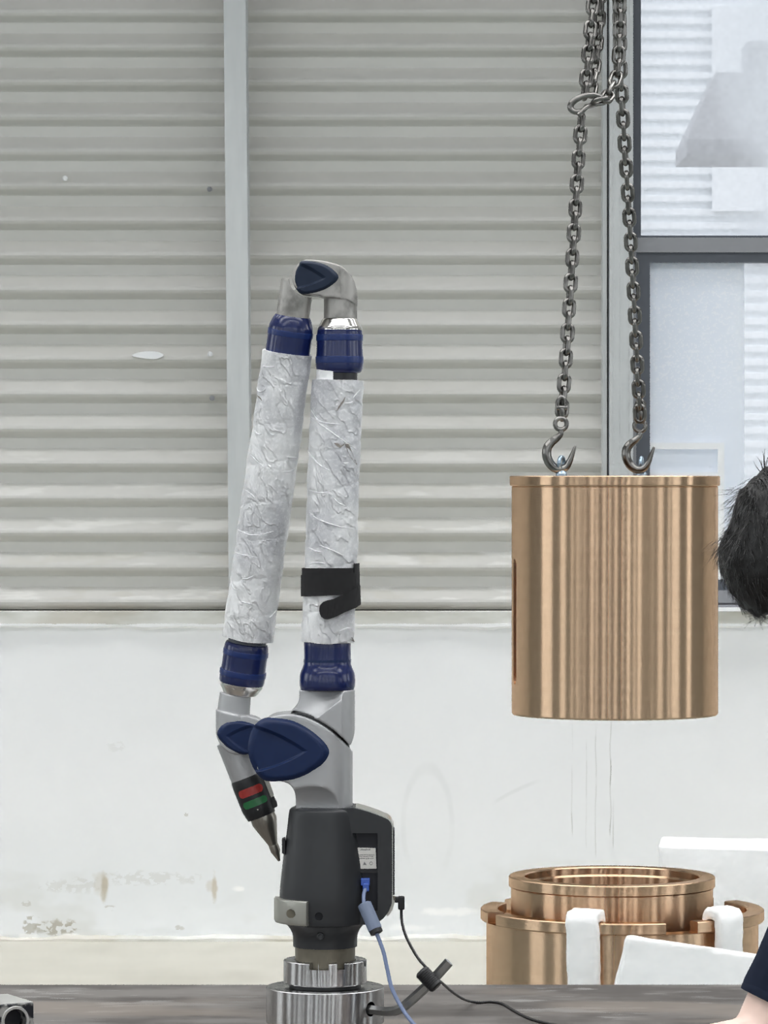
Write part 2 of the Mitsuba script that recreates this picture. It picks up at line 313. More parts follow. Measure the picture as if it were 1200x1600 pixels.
# plastered dado wall with a ragged foot of broken plaster
dado = box(HX0, HX1, WY, WY + 0.25, 0, zs)
struct('wall_back', dado, 'mat_plaster')
struct('backing', cat(box(HX0, WXL, WY + 0.07, WY + 0.25, zs, HZ), box(WXR, HX1, WY + 0.07, WY + 0.25, zs, HZ), box(WXL, WXR, WY + 0.07, WY + 0.25, WZT, HZ), box(WXL, WXR, WY + 0.07, WY + 0.25, zs, WZB)), 'mat_hall_wall', 'wall_back')
def ragged_strip(x0, x1, z_mid, z_amp, y0, depth, zflat, step, seed, up=True):
    xs = np.arange(x0, x1 + step, step); e = z_mid + z_amp * (meshkit.fbm(np.stack([xs * 9, xs * 0 + seed, xs * 0], 1), 4, seed) - 0.5) * 2
    d = y0 - depth * (0.55 + 0.9 * (meshkit.fbm(np.stack([xs * 7, xs * 0 + seed + 3, xs * 0], 1), 3, seed + 5)))
    V, Fc = [], []
    for i, x in enumerate(xs): V += [[x, y0, zflat], [x, d[i], zflat], [x, d[i], 0.5 * (e[i] + zflat)], [x, y0, e[i]]]
    for i in range(len(xs) - 1):
        for k in range(3):
            a, b, c, dd = 4 * i + k, 4 * i + k + 1, 4 * i + 5 + k, 4 * i + 4 + k
            Fc += [[a, b, c], [a, c, dd]]
    m = trimesh.Trimesh(V, Fc, process=False); m.fix_normals(); return m
struct('mortar_fillet', ragged_strip(-4, 3, 0.016, 0.014, WY, 0.03, 0.0, 0.012, 3), 'mat_concrete', 'wall_back', smooth=40)
# concrete sill course between plaster and cladding, its lower edge ragged with plaster
struct('sill', box(HX0, HX1, WY - 0.022, WY + 0.24, zs + 0.004, zt), 'mat_concrete', 'wall_back')
struct('plaster_lip', ragged_strip(-4, 3, zs - 0.012, 0.008, WY, 0.026, zs + 0.006, 0.012, 11), 'mat_plaster', 'wall_back', smooth=40)
# ribbed steel cladding: three lapped sheets
RIB = np.array([1, 0.9]) * np.array([(0, 0), (3, 3.4), (17, 17.4), (20, 19.6), (24, 20.2), (27, 18.6), (30, 15.5), (35, 3.2), (38, .4), (41, 0), (54.3, 0)])
def cladding(x0, x1, py_top, py_bot, y_base, first=537.3, pitch=54.3):
    prof = []
    k0 = int(math.floor((py_top - first) / pitch)) - 1
    for k in range(k0, k0 + int((py_bot - py_top) / pitch) + 4):
        for u, d in RIB[:-1]:
            py = first + k * pitch + u
            if py_top <= py <= py_bot: prof.append((WZ(py), y_base - d * sW))
    prof = np.array(sorted(prof, key=lambda q: -q[0]))
    full = np.array(sorted([(WZ(first + k * pitch + u), y_base - d * sW) for k in range(k0 - 1, k0 + int((py_bot - py_top) / pitch) + 5) for u, d in RIB[:-1]]))
    ends = [(WZ(q), np.interp(WZ(q), full[:, 0], full[:, 1])) for q in (py_top, py_bot)]
    prof = np.vstack([ends[:1], prof, ends[1:]]); n = len(prof); xs = np.linspace(x0, x1, 2)
    V = np.array([[x, y, z] for x in xs for z, y in prof])
    Fc = []
    for i in range(n - 1): Fc += [[i, i + 1, n + i + 1], [i, n + i + 1, n + i]]
    m = trimesh.Trimesh(V, Fc, process=False)
    return m
CB = WY + 0.062
top_px = HOR - (HZ - EYE) / sW
for a, b, off in ((top_px, 289, 0.0), (287, 618, 0.0012), (614, 953, 0.0024)):
    struct('cladding_sheet', cladding(HX0, WX(945), a, b, CB + off), 'mat_cladding', 'wall_back', smooth=28)
struct('cladding_sheet', cladding(WXR + 0.05, HX1, top_px, 953, CB), 'mat_cladding', 'wall_back', smooth=28)
struct('cladding_sheet', cladding(WX(945), WXR + 0.06, top_px, -430, CB), 'mat_cladding', 'wall_back', smooth=28)
# fixings, plus white patches painted as daylight through holes in the sheet
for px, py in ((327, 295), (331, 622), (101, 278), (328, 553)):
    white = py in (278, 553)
    h = lathe([(0, 0), (4.2, 0), (4.2, 1.5), (2.0, 3.0), (0, 3.0)], n=10)
    m = align(h, (px, 0, -py), (px, -1, -py)); m.apply_transform(px_matrix(WY)); m.apply_translation([0, CB - WY - (0.045 if py == 553 else .042), 0])
    struct('rivet_and_light_spot', m, 'mat_white_frame' if white else 'mat_frame_light', 'wall_back', smooth=30)  # white one beside the leaf patch paints light through a hole
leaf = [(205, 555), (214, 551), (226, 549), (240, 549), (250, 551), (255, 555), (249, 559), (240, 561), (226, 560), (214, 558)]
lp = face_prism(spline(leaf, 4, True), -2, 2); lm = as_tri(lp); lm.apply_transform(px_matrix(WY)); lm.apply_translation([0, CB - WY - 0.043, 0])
struct('daylight_patch', lm, 'mat_white_frame', 'wall_back')
# galvanised C-post left, window post right (with their edge trims)
def post(xc0, xc1, depth, z0, z1, lean=0.0, y1=WY - 0.01, t=0.006):
    pl = [(xc0, y1), (xc0, y1 - depth), (xc1, y1 - depth), (xc1, y1 - depth + t), (xc0 + t, y1 - depth + t), (xc0 + t, y1 - t), (xc1 - t, y1 - t), (xc1 - t, y1 - 0.02), (xc1, y1 - 0.02), (xc1, y1)]
    m = as_tri(plan_prism(pl, z0, z1).refine_to_length(0.4))
    m.vertices[:, 0] -= lean * (m.vertices[:, 2] - z0); return m
lean = (WX(362) - WX(353.5)) / (WZ(0) - WZ(953))
struct('steel_post', post(WX(362), WX(396), 0.21, zt, HZ, lean), 'mat_galvanized', label='galvanized channel post in front of the ribbed cladding, left of the chains')
wp = post(WX(950), WX(986), 0.10, zt, HZ, 0)
struct('window_post', cat(wp, box(WX(955), WX(957), WY - 0.113, WY - 0.11, zt, HZ), box(WX(965.5), WX(967.5), WY - 0.114, WY - 0.11, zt, HZ), box(WX(980), WX(985), WY - 0.115, WY - 0.11, zt, HZ)), 'mat_galvanized', label='galvanized post beside the window, behind the hanging chains')
struct('edge_trim', box(WX(940.5), WX(947), WY - 0.05, WY + 0.07, zt, HZ), 'mat_galvanized', 'window_post')
# unseen beam, added to keep roof light off the upper back wall
struct('trim_1', cat(box(HX0, HX1, WY - 0.62, WY - 0.24, 3.72, 3.76), box(HX0, HX1, WY - 0.62, WY - 0.24, 4.26, 4.30), box(HX0, HX1, WY - 0.44, WY - 0.42, 3.76, 4.26)), 'mat_column', label='unseen steel beam added along the back wall to shade its upper part')
struct('trim_3', cat(box(HX0, HX1, 7.75, 8.25, 6.6, 6.63), box(HX0, HX1, 7.8, 8.2, 6.63, 7.6), box(HX0, HX1, 7.75, 8.25, 7.6, 7.63)), 'mat_column', label='bridge crane girder added out of view above the load to block roof light')  # girder set at this height to shade the wall from one roof strip
# ------------------------------------------------------------------ window
FY0, FY1 = WY - 0.03, WY + 0.05
def wbar(a, b, c, d, y0=FY0, y1=FY1): return box(WX(a), WX(b), y0, y1, WZ(d), WZ(c))
labels['window_1'] = {'kind': 'structure'}
struct('frame', cat(wbar(985, 1000.5, -420, 372), wbar(2285, 2300, -420, 940), wbar(985, 2300, -432, -420)), 'mat_frame', 'window_1')
struct('mullion', wbar(985, 2300, 372.5, 395.5, WY - 0.045), 'mat_frame_light', 'window_1')
struct('mullion', wbar(985, 2300, 369, 372.5, WY - 0.03), 'mat_frame', 'window_1')
struct('lower_frame', cat(wbar(993, 1014.5, 395.5, 926), wbar(993, 2300, 395.5, 410.5), wbar(993, 2300, 906, 922)), 'mat_frame', 'window_1')
struct('jamb', wbar(985, 993, 395.5, 940, WY - 0.04), 'mat_frame_light', 'window_1')
struct('window_sill', cat(wbar(985, 2300, 922, 941, WY - 0.05), wbar(985, 2300, 944, 950, WY - 0.06)), 'mat_frame_light', 'window_1')
struct('sill_cap', wbar(985, 2300, 948, 954, WY - 0.075), 'mat_white_frame', 'window_1')
struct('pane', wbar(1000, 2286, -421, 370, WY + 0.01, WY + 0.012), 'mat_pane', 'window_1')
struct('frosted_pane', wbar(1014, 1163, 410, 907, WY + 0.006, WY + 0.008), 'mat_frost', 'window_1')
struct('pane', wbar(1160, 2286, 410, 907, WY + 0.02, WY + 0.022), 'mat_pane', 'window_1')
struct('inner_sash', cat(wbar(1000, 1131, 692, 702, WY - 0.02, WY), wbar(1121, 1131, 702, 905, WY - 0.02, WY), wbar(1015, 1121, 739, 744, WY - .02, WY), wbar(1000, 1015, 702, 905, WY - .02, WY - .01)), 'mat_white_frame', 'window_1')

# ------------------------------------------------------------------ outside the window
EYE0 = EYE
struct('ground', box(-30, 60, WY + 0.25, 80, -0.6, -0.4), 'mat_ground', label='paved yard outside the window')
def ext_wall():
    Y = 30.0; s = Y / F; pitch = 21.3 * s; zs_, V, Fc = [], [], []
    z = -0.4; prof = []
    while z < 9.5:
        prof += [(z, Y), (z + pitch * .45, Y), (z + pitch * .52, Y - 0.06), (z + pitch * .92, Y - 0.06)]; z += pitch
    n = len(prof)
    for x in (-4.0, 26.0): V += [[x, y, zz] for zz, y in prof]
    for i in range(n - 1): Fc += [[i, n + i + 1, i + 1], [i, n + i, n + i + 1]]
    return trimesh.Trimesh(V, Fc, process=False)
wb = thing('neighbouring_hall', 'white ribbed wall of the next building, seen through the window', 'building')
obj('ribbed_wall', ext_wall(), 'mat_ext_clad', wb, smooth=False)
obj('wall_core', box(-4, 26, 30.02, 36, -0.4, 9.5), 'mat_ext_panel', wb, smooth=False)
a, b = P(1113, 10, 29.9), P(1420, 330, 29.9)
obj('panel', box(a[0], b[0], 29.86, 29.94, b[2], a[2]), 'mat_ext_panel', wb, smooth=False)
hd = thing('reflection_hood', 'pale grey hood shape added outside the upper pane in place of a reflection', 'hood')  # invented shape, standing for a reflection in the glass
def frustum(x0, x1, y0, y1, z0, X0, X1, Y0, Y1, z1):
    return m3.Manifold.hull_points(np.array([[x0, y0, z0], [x1, y0, z0], [x1, y1, z0], [x0, y1, z0], [X0, Y0, z1], [X1, Y0, z1], [X1, Y1, z1], [X0, Y1, z1]], float))
q = lambda px, py: P(px, py, 26.0)
obj('hood', frustum(q(1066, 0)[0], q(1520, 0)[0], 25.6, 26.6, q(0, 226)[2], q(1115, 0)[0], q(1470, 0)[0], 25.8, 26.4, q(0, 118)[2]), 'mat_ext_grey', hd, smooth=False)
obj('skirt', box(q(1066, 0)[0], q(1520, 0)[0], 25.6, 26.6, q(0, 250)[2], q(0, 226)[2]), 'mat_ext_grey', hd, smooth=False)
obj('duct', box(q(1166, 0)[0], q(1420, 0)[0], 25.85, 26.35, q(0, 118)[2] - .1, q(0, 68)[2]), 'mat_ext_grey', hd, smooth=False)
for lx in (1440, 1500):
    obj('leg', box(q(lx, 0)[0], q(lx + 14, 0)[0], 26.3, 26.45, -0.4, q(0, 248)[2]), 'mat_ext_grey', hd, smooth=False)

# ------------------------------------------------------------------ the rest of the hall: side and rear walls, columns; windows and roof lights added for the light
struct('wall_left', box(HX0 - 0.2, HX0, HY0, HY1, 0, HZ), 'mat_hall_wall')
struct('wall_right', box(HX1, HX1 + 0.2, HY0, HY1, 0, HZ), 'mat_hall_wall')
struct('wall_rear', box(HX0, HX1, HY0 - 0.2, HY0, 0, HZ), 'mat_rear_wall')
def emit(name, mesh, L, parent):
    k = key_of(name, parent); scene[k] = mikit.ply(as_tri(mesh), 'mat_added_light', smooth=False, emitter={'type': 'area', 'radiance': rgb(*L)}); return k
def lit_quad(p, u, v):
    p, u, v = map(np.array, (p, u, v)); return trimesh.Trimesh([p, p + u, p + u + v, p + v], [[0, 1, 2], [0, 2, 3]], process=False)
for y, w in ((10.3, 2.0), (6.2, 1.5), (1.6, 2.3), (-4.0, 1.2)):
    emit('added_skylight', lit_quad([-9.5, y - w / 2, HZ - 0.02], [0, w, 0], [20.0, 0, 0]), ADDED_SKYLIGHT, 'ceiling')  # unseen strips, placed so the back wall gets most of the light
for i, (y, w) in enumerate(((-7.6, 0.9), (-5.4, 2.3), (-1.4, 0.6), (1.2, 1.7), (5.4, 3.0))):
    k = f'window_{2 + i}'; labels[k] = {'kind': 'structure'}
    emit('pane', lit_quad([HX0 + 0.01, y, 1.3], [0, w, 0], [0, 0, 3.4]), ADDED_SIDELIGHT, k)  # added panes, widths varied for uneven streaks in the bronze
for i, (y, w) in enumerate(((-6.6, 0.6), (-3.4, 2.1), (0.7, 0.7), (2.0, 2.4), (6.8, 1.3))):
    k = f'window_{7 + i}'; labels[k] = {'kind': 'structure'}
    emit('pane', lit_quad([HX1 - 0.01, y, 1.3], [0, 0, 3.4], [0, w, 0]), ADDED_SIDELIGHT, k)  # added like the left ones, spaced for irregular reflections
for i, (x, w) in enumerate(((-9.4, 1.3), (-7.0, .35), (-4.6, .9), (-2.4, .3), (-0.6, .8), (1.95, .3), (3.75, .5), (6.0, .3), (7.4, 1.3))):
    k = f'window_{12 + i}'; labels[k] = {'kind': 'structure'}
    emit('pane', lit_quad([x, HY0 + 0.01, 0.6], [0, 0, 7.2], [w, 0, 0]), [c * (1.9 if w < .55 else .9) for c in ADDED_SIDELIGHT], k)  # invented tall glowing strips that put streaks into the bronze
col = []
for y in (-4.2, 0.3, 4.8, 9.3): col += [box(HX0, HX0 + 0.4, y - .2, y + .2, 0, HZ), box(HX1 - 0.4, HX1, y - .2, y + .2, 0, HZ)]
for x in (-5.6, -1.2, 4.6, 9.4): col.append(box(x - .2, x + .2, HY0, HY0 + .4, 0, HZ))
for i, c in enumerate(col): struct('trim_2' if i == 0 else 'column', c, 'mat_column', None if i == 0 else 'trim_2')
#OBJECTS
# ------------------------------------------------------------------ surface table
TZ = 0.803; AY = 5.0; AS = AY / F              # table top height; distance of the measuring arm
TFAR = (EYE - TZ) * F / (1538 - HOR)
tb = thing('surface_table', 'long grey-brown worn steel surface table the measuring arm stands on', 'table')
obj('table_top', rbox(-1.9, 0.60, 3.4, TFAR, TZ - 0.09, TZ, 0.004, 10), 'mat_table', tb, smooth=30)
for x in (-1.75, -0.75, 0.42):
    for y in (3.6, TFAR - 0.2):
        obj('leg', cat(rbox(x - .05, x + .05, y - .05, y + .05, 0.01, TZ - 0.088, .006, 8), rbox(x - .09, x + .09, y - .09, y + .09, 0, 0.02, .004, 8)), 'mat_table_leg', tb)

# ------------------------------------------------------------------ mounting base (units: image pixels at the arm's distance)
TP = HOR + (EYE - TZ) / AS                     # table top in these units
CX = 508.0
mb = thing('mounting_base', 'round polished steel base with a ring collar, bolted under the measuring arm', 'base')
base = lathe([(0, -1596), (92, -1596), (92, -1542), (91, -1541), (0, -1541)], (CX, 0, 0), 128)
base = base - cyl_m((CX + .78 * 62, -.625 * 62, -1569), (CX + .78 * 110, -.625 * 110, -1569), 11.5)
for ang, r in ((-75, 78), (-52, 80), (-110, 80), (150, 78), (60, 80), (-20, 80), (20, 80), (110, 80)):
    w = math.radians(ang); base = base - m3.Manifold.cylinder(12, 3.2, 3.2, 20).translate((CX + r * math.sin(w) * -1, r * math.cos(w), -1549))
KEYA = math.radians(50)                        # the key hole's bearing
aniso_obj('base_disc', base, 'mat_turned_steel', mb, AY, (CX, 0))
obj('key_socket', cyl_m((CX + .78 * 63, -.625 * 63, -1569), (CX + .78 * 70, -.625 * 70, -1569), 11.4), 'mat_void', mb, AY)
obj('foot', lathe([(0, -TP), (89, -TP), (89, -1597), (0, -1597)], (CX, 0, 0), 96), 'mat_taupe', mb, AY)
obj('spigot', lathe([(0, -1542), (56, -1542), (56, -1534), (0, -1534)], (CX, 0, 0), 96), 'mat_black', mb, AY)
coll = lathe([(48, -1535), (63.5, -1535), (65, -1533.5), (65, -1500), (64, -1499), (48, -1499)], (CX, 0, 0), 128)
for xa, xb in ((499, 514.5), (527.5, 539)):
    for sg in (1, -1): coll = coll - mf(box(xa if sg > 0 else 2 * CX - xb, xb if sg > 0 else 2 * CX - xa, -80 if sg > 0 else 30, -30 if sg > 0 else 80, -1508, -1490))
for w in (75, 165, 255): coll = coll - mf(box(-7, 7, 40, 80, -1508, -1490)).rotate((0, 0, w)).translate((CX, 0, 0))
aniso_obj('collar', coll, 'mat_turned_steel', mb, AY, (CX, 0))

# ------------------------------------------------------------------ measuring arm
arm = thing('measuring_arm', 'articulated silver and blue portable measuring arm standing folded on a charcoal base', 'measuring arm')
A = lambda n, m, mat, p=None, **k: obj(n, m, mat, p or arm, AY, **k)
A('threaded_neck', lathe([(0, -1535), (47, -1535), (47, -1474), (0, -1474)], (CX, 0, 0), 96), 'mat_taupe')
hp = [(0, -1478), (50, -1478)] + list(map(tuple, spline([(50, -1476), (50.5, -1462), (54, -1452), (61, -1443), (65, -1441)], 5)))
hp += list(map(tuple, spline([(69, -1440), (70, -1430), (71, -1395), (66, -1345), (60, -1300), (56.5, -1270), (54, -1263), (48, -1260)], 6))) + [(0, -1260)]
house = lathe([(max(r, 0), z) for r, z in hp], (CX, 0, 0), 128)
house = house - cyl_m((499.5, -90, -1424), (499.5, -60, -1424), 6.2)
hk = A('base_housing', house, 'mat_charcoal')
A('screw_hole', cyl_m((499.5, -64, -1424), (499.5, -61, -1424), 6.1), 'mat_void', hk)
sc_ = lathe([(0, 0), (6, 0), (6, 2), (4.6, 3.4), (3.2, 3.4), (2.6, 1.2), (0, 1.2)], n=6 * 5)
A('screw', align(sc_, (501.5, -53, -1457), (501.5, -60, -1455.5)), 'mat_charcoal', hk)
ring_top = ring((CX, 0, -1261), 47, 1.6, axis=2, n=72); A('seal_ring', ring_top, 'mat_black', hk)
# side module with recessed connector bay
mod = [(530, 1260)] + list(map(tuple, spline([(549, 1259), (556, 1259.5), (580, 1266.5), (602, 1275), (609, 1280), (612, 1287), (612.5, 1300), (612.5, 1396), (609, 1414), (600, 1429), (588, 1437), (574, 1440)], 4))) + [(530, 1440)]
modm = face_prism(mod, -43, 43)
bay = [(551, 1298), (590, 1298), (590, 1419), (551, 1419)]
modm = modm - face_prism(bay, -60, -35)
A('side_module', modm, 'mat_charcoal', smooth=25)
md = [k for k in scene if k.endswith('side_module')][0]
A('connector_bay', face_prism(bay, -35.2, -34), 'mat_void', md)
A('rib', face_prism([(551, 1355), (590, 1355), (590, 1360), (551, 1360)], -39, -35), 'mat_black', md)
# rating label, header line, rows of print and two symbols
lb = A('rating_label', face_prism([(553, 1321), (587, 1321.5), (588.5, 1353.5), (553, 1354)], -37, -35), 'mat_label', md)
pr_ = []
def bars(x0, x1, y, h, seed):
    r = np.random.default_rng(seed); x = x0
    while x < x1:
        w = r.uniform(.9, 2.2); pr_.append(face_prism([(x, y), (min(x + w, x1), y), (min(x + w, x1), y + h), (x, y + h)], -37.3, -36.9)); x += w + .55
bars(563.5, 579, 1323, 2.2, 1); bars(560, 585, 1331.5, 1.5, 2); bars(559, 584.5, 1334.2, 1.2, 4); bars(560, 584, 1337, 1.5, 3)
pr_.append(face_prism(Polygon([(567, 1348), (573, 1348), (570, 1342.6)]).difference(Polygon([(568.4, 1347.2), (571.6, 1347.2), (570, 1344.2)])).buffer(.01) if False else Polygon([(567, 1348), (573, 1348), (570, 1342.6)]), -37.3, -36.9))
pr_.append(align(as_tri(m3.Manifold.cylinder(.4, 2.7, 2.7, 20) - m3.Manifold.cylinder(2, 1.9, 1.9, 20).translate((0, 0, -1))), (580, -36.9, -1345.3), (580, -38, -1345.3)))
A('print', cat(*pr_), 'mat_print', lb) if False else A('label_print', cat(*pr_), 'mat_print', md)
# bright trim along the module's edge with a black strip
edge = spline([(556, 1257.5), (580, 1264.5), (603, 1273.5), (611, 1279), (614.5, 1287)], 5)
tr = Polygon(list(map(tuple, edge)) + [(612, 1288), (608.5, 1281), (602, 1276), (580, 1267.3), (556, 1260.3)])
A('edge_trim', m3.Manifold.batch_boolean([face_prism(tr, -38, 38), face_prism(Polygon([(612, 1286), (615, 1286), (614, 1290), (614, 1400), (617, 1404), (613, 1418), (606, 1428), (604, 1426), (609.5, 1415), (612, 1400)]), -38, 38)], m3.OpType.Add), 'mat_chrome_plain', md)
A('black_strip', face_prism([(612, 1293), (616.5, 1295), (616.5, 1395), (612, 1397)], -28, 28), 'mat_void', md)
A('power_socket', cyl_m((611, -10, -1404), (618, -10, -1404), 5), 'mat_taupe', md)
# clamp bracket with a screw hole
brk = lathe([(69, -1439), (78, -1439), (80, -1436), (80, -1404), (78, -1401), (69, -1401)], (CX, 0, 0), 128)
wedge = plan_prism([(CX, 0), (CX - 200, 10), (CX - 200, -120), (CX - 75, -200)], -1500, -1350)
brk = (brk ^ wedge) - cyl_m((456, -120, -1421), (456, 0, -1421), 7.0)
kb = A('bracket', brk, 'mat_bracket')
A('bracket_bore', cyl_m((456, -58, -1421), (456, -40, -1421), 7.2), 'mat_taupe', kb)
A('latch', cyl_m((446, -30, -1318), (438, -38, -1318), 12).scale((1, 1, 1)) if False else face_prism([(441, 1310), (446, 1308), (446, 1334), (441, 1331)], -20, 10), 'mat_black', hk)

def body(sil, plan_poly, edge=3.6, it=10, cut=None):
    pts = np.array(sil, float)
    m = face_prism(sil, -60, 60) ^ plan_prism(plan_poly, -pts[:, 1].max() - 5, -pts[:, 1].min() + 5)
    for c in cut or (): m = m - c
    return soften(m, edge, it)
# shoulder, lower knuckle: round neck that swings left into the barrel
sil = [(463, 1262)] + list(map(tuple, spline([(463, 1245), (461, 1234), (454, 1223), (440, 1217.5), (420, 1216)], 4))) + \
      list(map(tuple, spline([(404, 1200), (399, 1180), (399, 1160), (404, 1140), (416, 1124), (432, 1115.5), (452, 1113)], 4))) + \
      list(map(tuple, spline([(460, 1113.5), (478, 1118), (500, 1128), (520, 1141.5), (536, 1156), (546, 1168), (549, 1174)], 4))) + [(551, 1174), (551, 1262)]
plan = Point(CX - 1, 0).buffer(44, 24).union(sbox(399, -44, 470, 44)).union(Polygon([(430, -44), (505, -44), (505, 44), (430, 44)]))
cutl = [cyl_m((380, -75, -1276), (560, -75, -1238), 44)] if False else []
lower = body(sil, plan, cut=[mf(align(m3.Manifold.sphere(54, 64).scale((1.5, 1, 1)), (488, -83, -1262), (488, -83, -1100)))])
sh = A('shoulder_knuckle', lower, 'mat_silver', smooth=40)

def star_cap(outline, centre, depth, hfun, y_face, rings=64, n=10):
    """A domed cap: closed outline (image points) filled ring by ring, raised towards the camera by hfun(x, py, r)."""
    o = spline(outline, n, True); N = len(o); c = np.array(centre, float); V, Fc = [], []
    V.append([c[0], y_face - hfun(c[0], c[1], 0.0), -c[1]])
    for i in range(1, rings + 1):
        r = i / rings; r = 1 - (1 - r) ** 1.5
        for p in o:
            x, py = c + (p - c) * r; V.append([x, y_face - hfun(x, py, r), -py])
    for p in o: V.append([p[0], y_face + depth, -p[1]])
    for k in range(N): Fc.append([0, 1 + k, 1 + (k + 1) % N])
    for i in range(rings):
        a, b = 1 + i * N, 1 + (i + 1) * N
        for k in range(N): Fc += [[a + k, b + k, b + (k + 1) % N], [a + k, b + (k + 1) % N, a + (k + 1) % N]]
    base = 1 + rings * N; V.append([c[0], y_face + depth, -c[1]]); e = len(V) - 1
    for k in range(N): Fc.append([base + k, e, base + (k + 1) % N])
    m = trimesh.Trimesh(np.array(V), Fc, process=False); m.fix_normals(); return m
def dist_in(poly):
    from shapely import prepare
    return lambda x, y: Point(x, y)
def dished(tip, up, lo, drop, rise=7.0):
    """Cap profile: rolled rim, and a sunk dish bounded by two creases that run from tip to the points up and lo."""
    tip, up, lo = map(np.array, (tip, up, lo)); inner = (tip + up + lo) / 3.0
    def side(a, b):
        d = (b - a) / np.linalg.norm(b - a); n = np.array([-d[1], d[0]])
        return n if (inner - a) @ n > 0 else -n
    nl, nu = side(tip, lo), side(tip, up); wl = np.linalg.norm(lo - tip)
    def h(x, py, r):
        base = rise * (1 - max(0, (r - .80) / .20) ** 2.2); q = np.array([x, py]) - tip
        bow = 0.045 * wl * math.sin(math.pi * min(max(np.linalg.norm(q) / wl, 0), 1))
        a, b = q @ nl + bow, q @ nu + bow
        k = min(max(a / 2.6, 0), 1) * min(max(b / 5.0, 0), 1)
        return base - drop * (0.35 + 0.65 * min(np.linalg.norm(q) / (.6 * wl), 1)) * k
    return h
cap = [(394, 1140), (402, 1127.5), (412, 1120.5), (421, 1118.8), (440, 1119.8), (457, 1123), (474, 1130.5), (490, 1141), (504, 1153), (512, 1163), (514.8, 1171), (512.5, 1180), (504, 1191), (491, 1200), (477, 1208), (460, 1214), (440, 1217), (423, 1217.5), (413, 1215), (404, 1207), (396, 1195), (390, 1178), (389, 1160)]
A('shoulder_cap', star_cap(cap, (446, 1170), 8, dished((482, 1170), (396, 1128), (394, 1205), 6.0), -44), 'mat_blue_cap', smooth=22)
# shoulder, upper knuckle with a scooped face
sil = [(468, 1077)] + list(map(tuple, spline([(468, 1080), (467.5, 1092), (463, 1103), (456, 1110.5)], 4))) + \
      list(map(tuple, spline([(460, 1110.3), (478, 1114.5), (500, 1124), (521, 1137.5), (537, 1152), (546.5, 1163)], 4))) + \
      list(map(tuple, spline([(549, 1161), (552.5, 1152), (554.5, 1138), (554.5, 1120), (554.5, 1077)], 4)))
plan = Point(511, 0).buffer(43.5, 24).union(sbox(452, -43, 511, 43)).union(sbox(505, -43, 535, 43))
d = np.array([-53, 40.]) / np.hypot(53, 40); nrm_ = np.array([-d[1], d[0]]); nrm_ = nrm_ if nrm_[0] < 0 and nrm_[1] < 0 else np.array([-40, -53.]) / np.hypot(53, 40)
ax = np.array([526., 1098.]) + nrm_ * 47
p0, p1 = ax + d * 160, ax - d * 160
scoop = cyl_m((p0[0], -76, -p0[1]), (p1[0], -76, -p1[1]), 57, 72)
A('upper_knuckle', body(sil, plan, cut=[scoop], edge=3.2, it=7), 'mat_silver', smooth=40)
A('pivot_seam', body([(452, 1113), (470, 1111), (490, 1117), (520, 1135), (540, 1153), (549, 1166), (546, 1173), (530, 1158), (505, 1139), (478, 1124), (456, 1119)], Point(508, 0).buffer(38).union(sbox(455, -38, 508, 38)), it=2), 'mat_black')
# round parts on the vertical column
UPc = np.array([511, 0, -1075.]); UPd = np.array([527 - 512, 0, 1005 - 593.]); UPd /= np.linalg.norm(UPd)
def col_at(py): return np.array([512 + (1005 - py) * 15 / 412., 0, -float(py)])
A('lower_coupling', lathe([(0, -1077)] + list(map(tuple, spline([(41, -1077), (43, -1072), (43.5, -1062), (42, -1051), (38, -1041), (36.6, -1032), (36.6, -1006), (35, -1003)], 5))) + [(0, -1003)], (511.5, 0, 0), 96), 'mat_blue_plastic', smooth=40)
lc = [k for k in scene if k.endswith('lower_coupling')][0]
A('seam_band', lathe([(36, -1034), (37.2, -1034), (37.2, -1030), (36, -1030)], (511.5, 0, 0), 96), 'mat_blue_cap', lc)
tubeA = align(lathe([(0, 0), (31, 0), (31, 440), (0, 440)], n=72), col_at(1015), col_at(575)); A('upper_tube', tubeA, 'mat_black')
A('tube_liner', as_tri(mf(align(lathe([(31, 0), (33, 0), (33, 20), (31, 20)], n=72), col_at(597), col_at(577))) - mf(box(521, 620, -100, 100, -640, -540))), 'mat_foam')
ucx = 530.5
A('upper_coupling', lathe([(0, -583), (31, -583)] + list(map(tuple, spline([(33, -582), (36, -577), (37, -570), (37, -560), (36, -545), (35.6, -525), (35, -517), (34, -515)], 5))) + [(0, -515)], (ucx, 0, 0), 96), 'mat_blue_plastic', smooth=40)
uc = [k for k in scene if k.endswith('upper_coupling')][0]
for a, b, r in ((-533, -523, 36.6), (-568, -557, 37.6)):
    A('grip_band', lathe([(33, a), (r - .6, a), (r, a + 1), (r, b - 1), (r - .6, b), (33, b)], (ucx, 0, 0), 96), 'mat_blue_band', uc)
A('polished_ring', lathe([(0, -516), (35, -516), (35, -513), (33.5, -510), (28, -499.5), (26.5, -498), (0, -498)], (531, 0, 0), 96), 'mat_chrome_plain', uc)
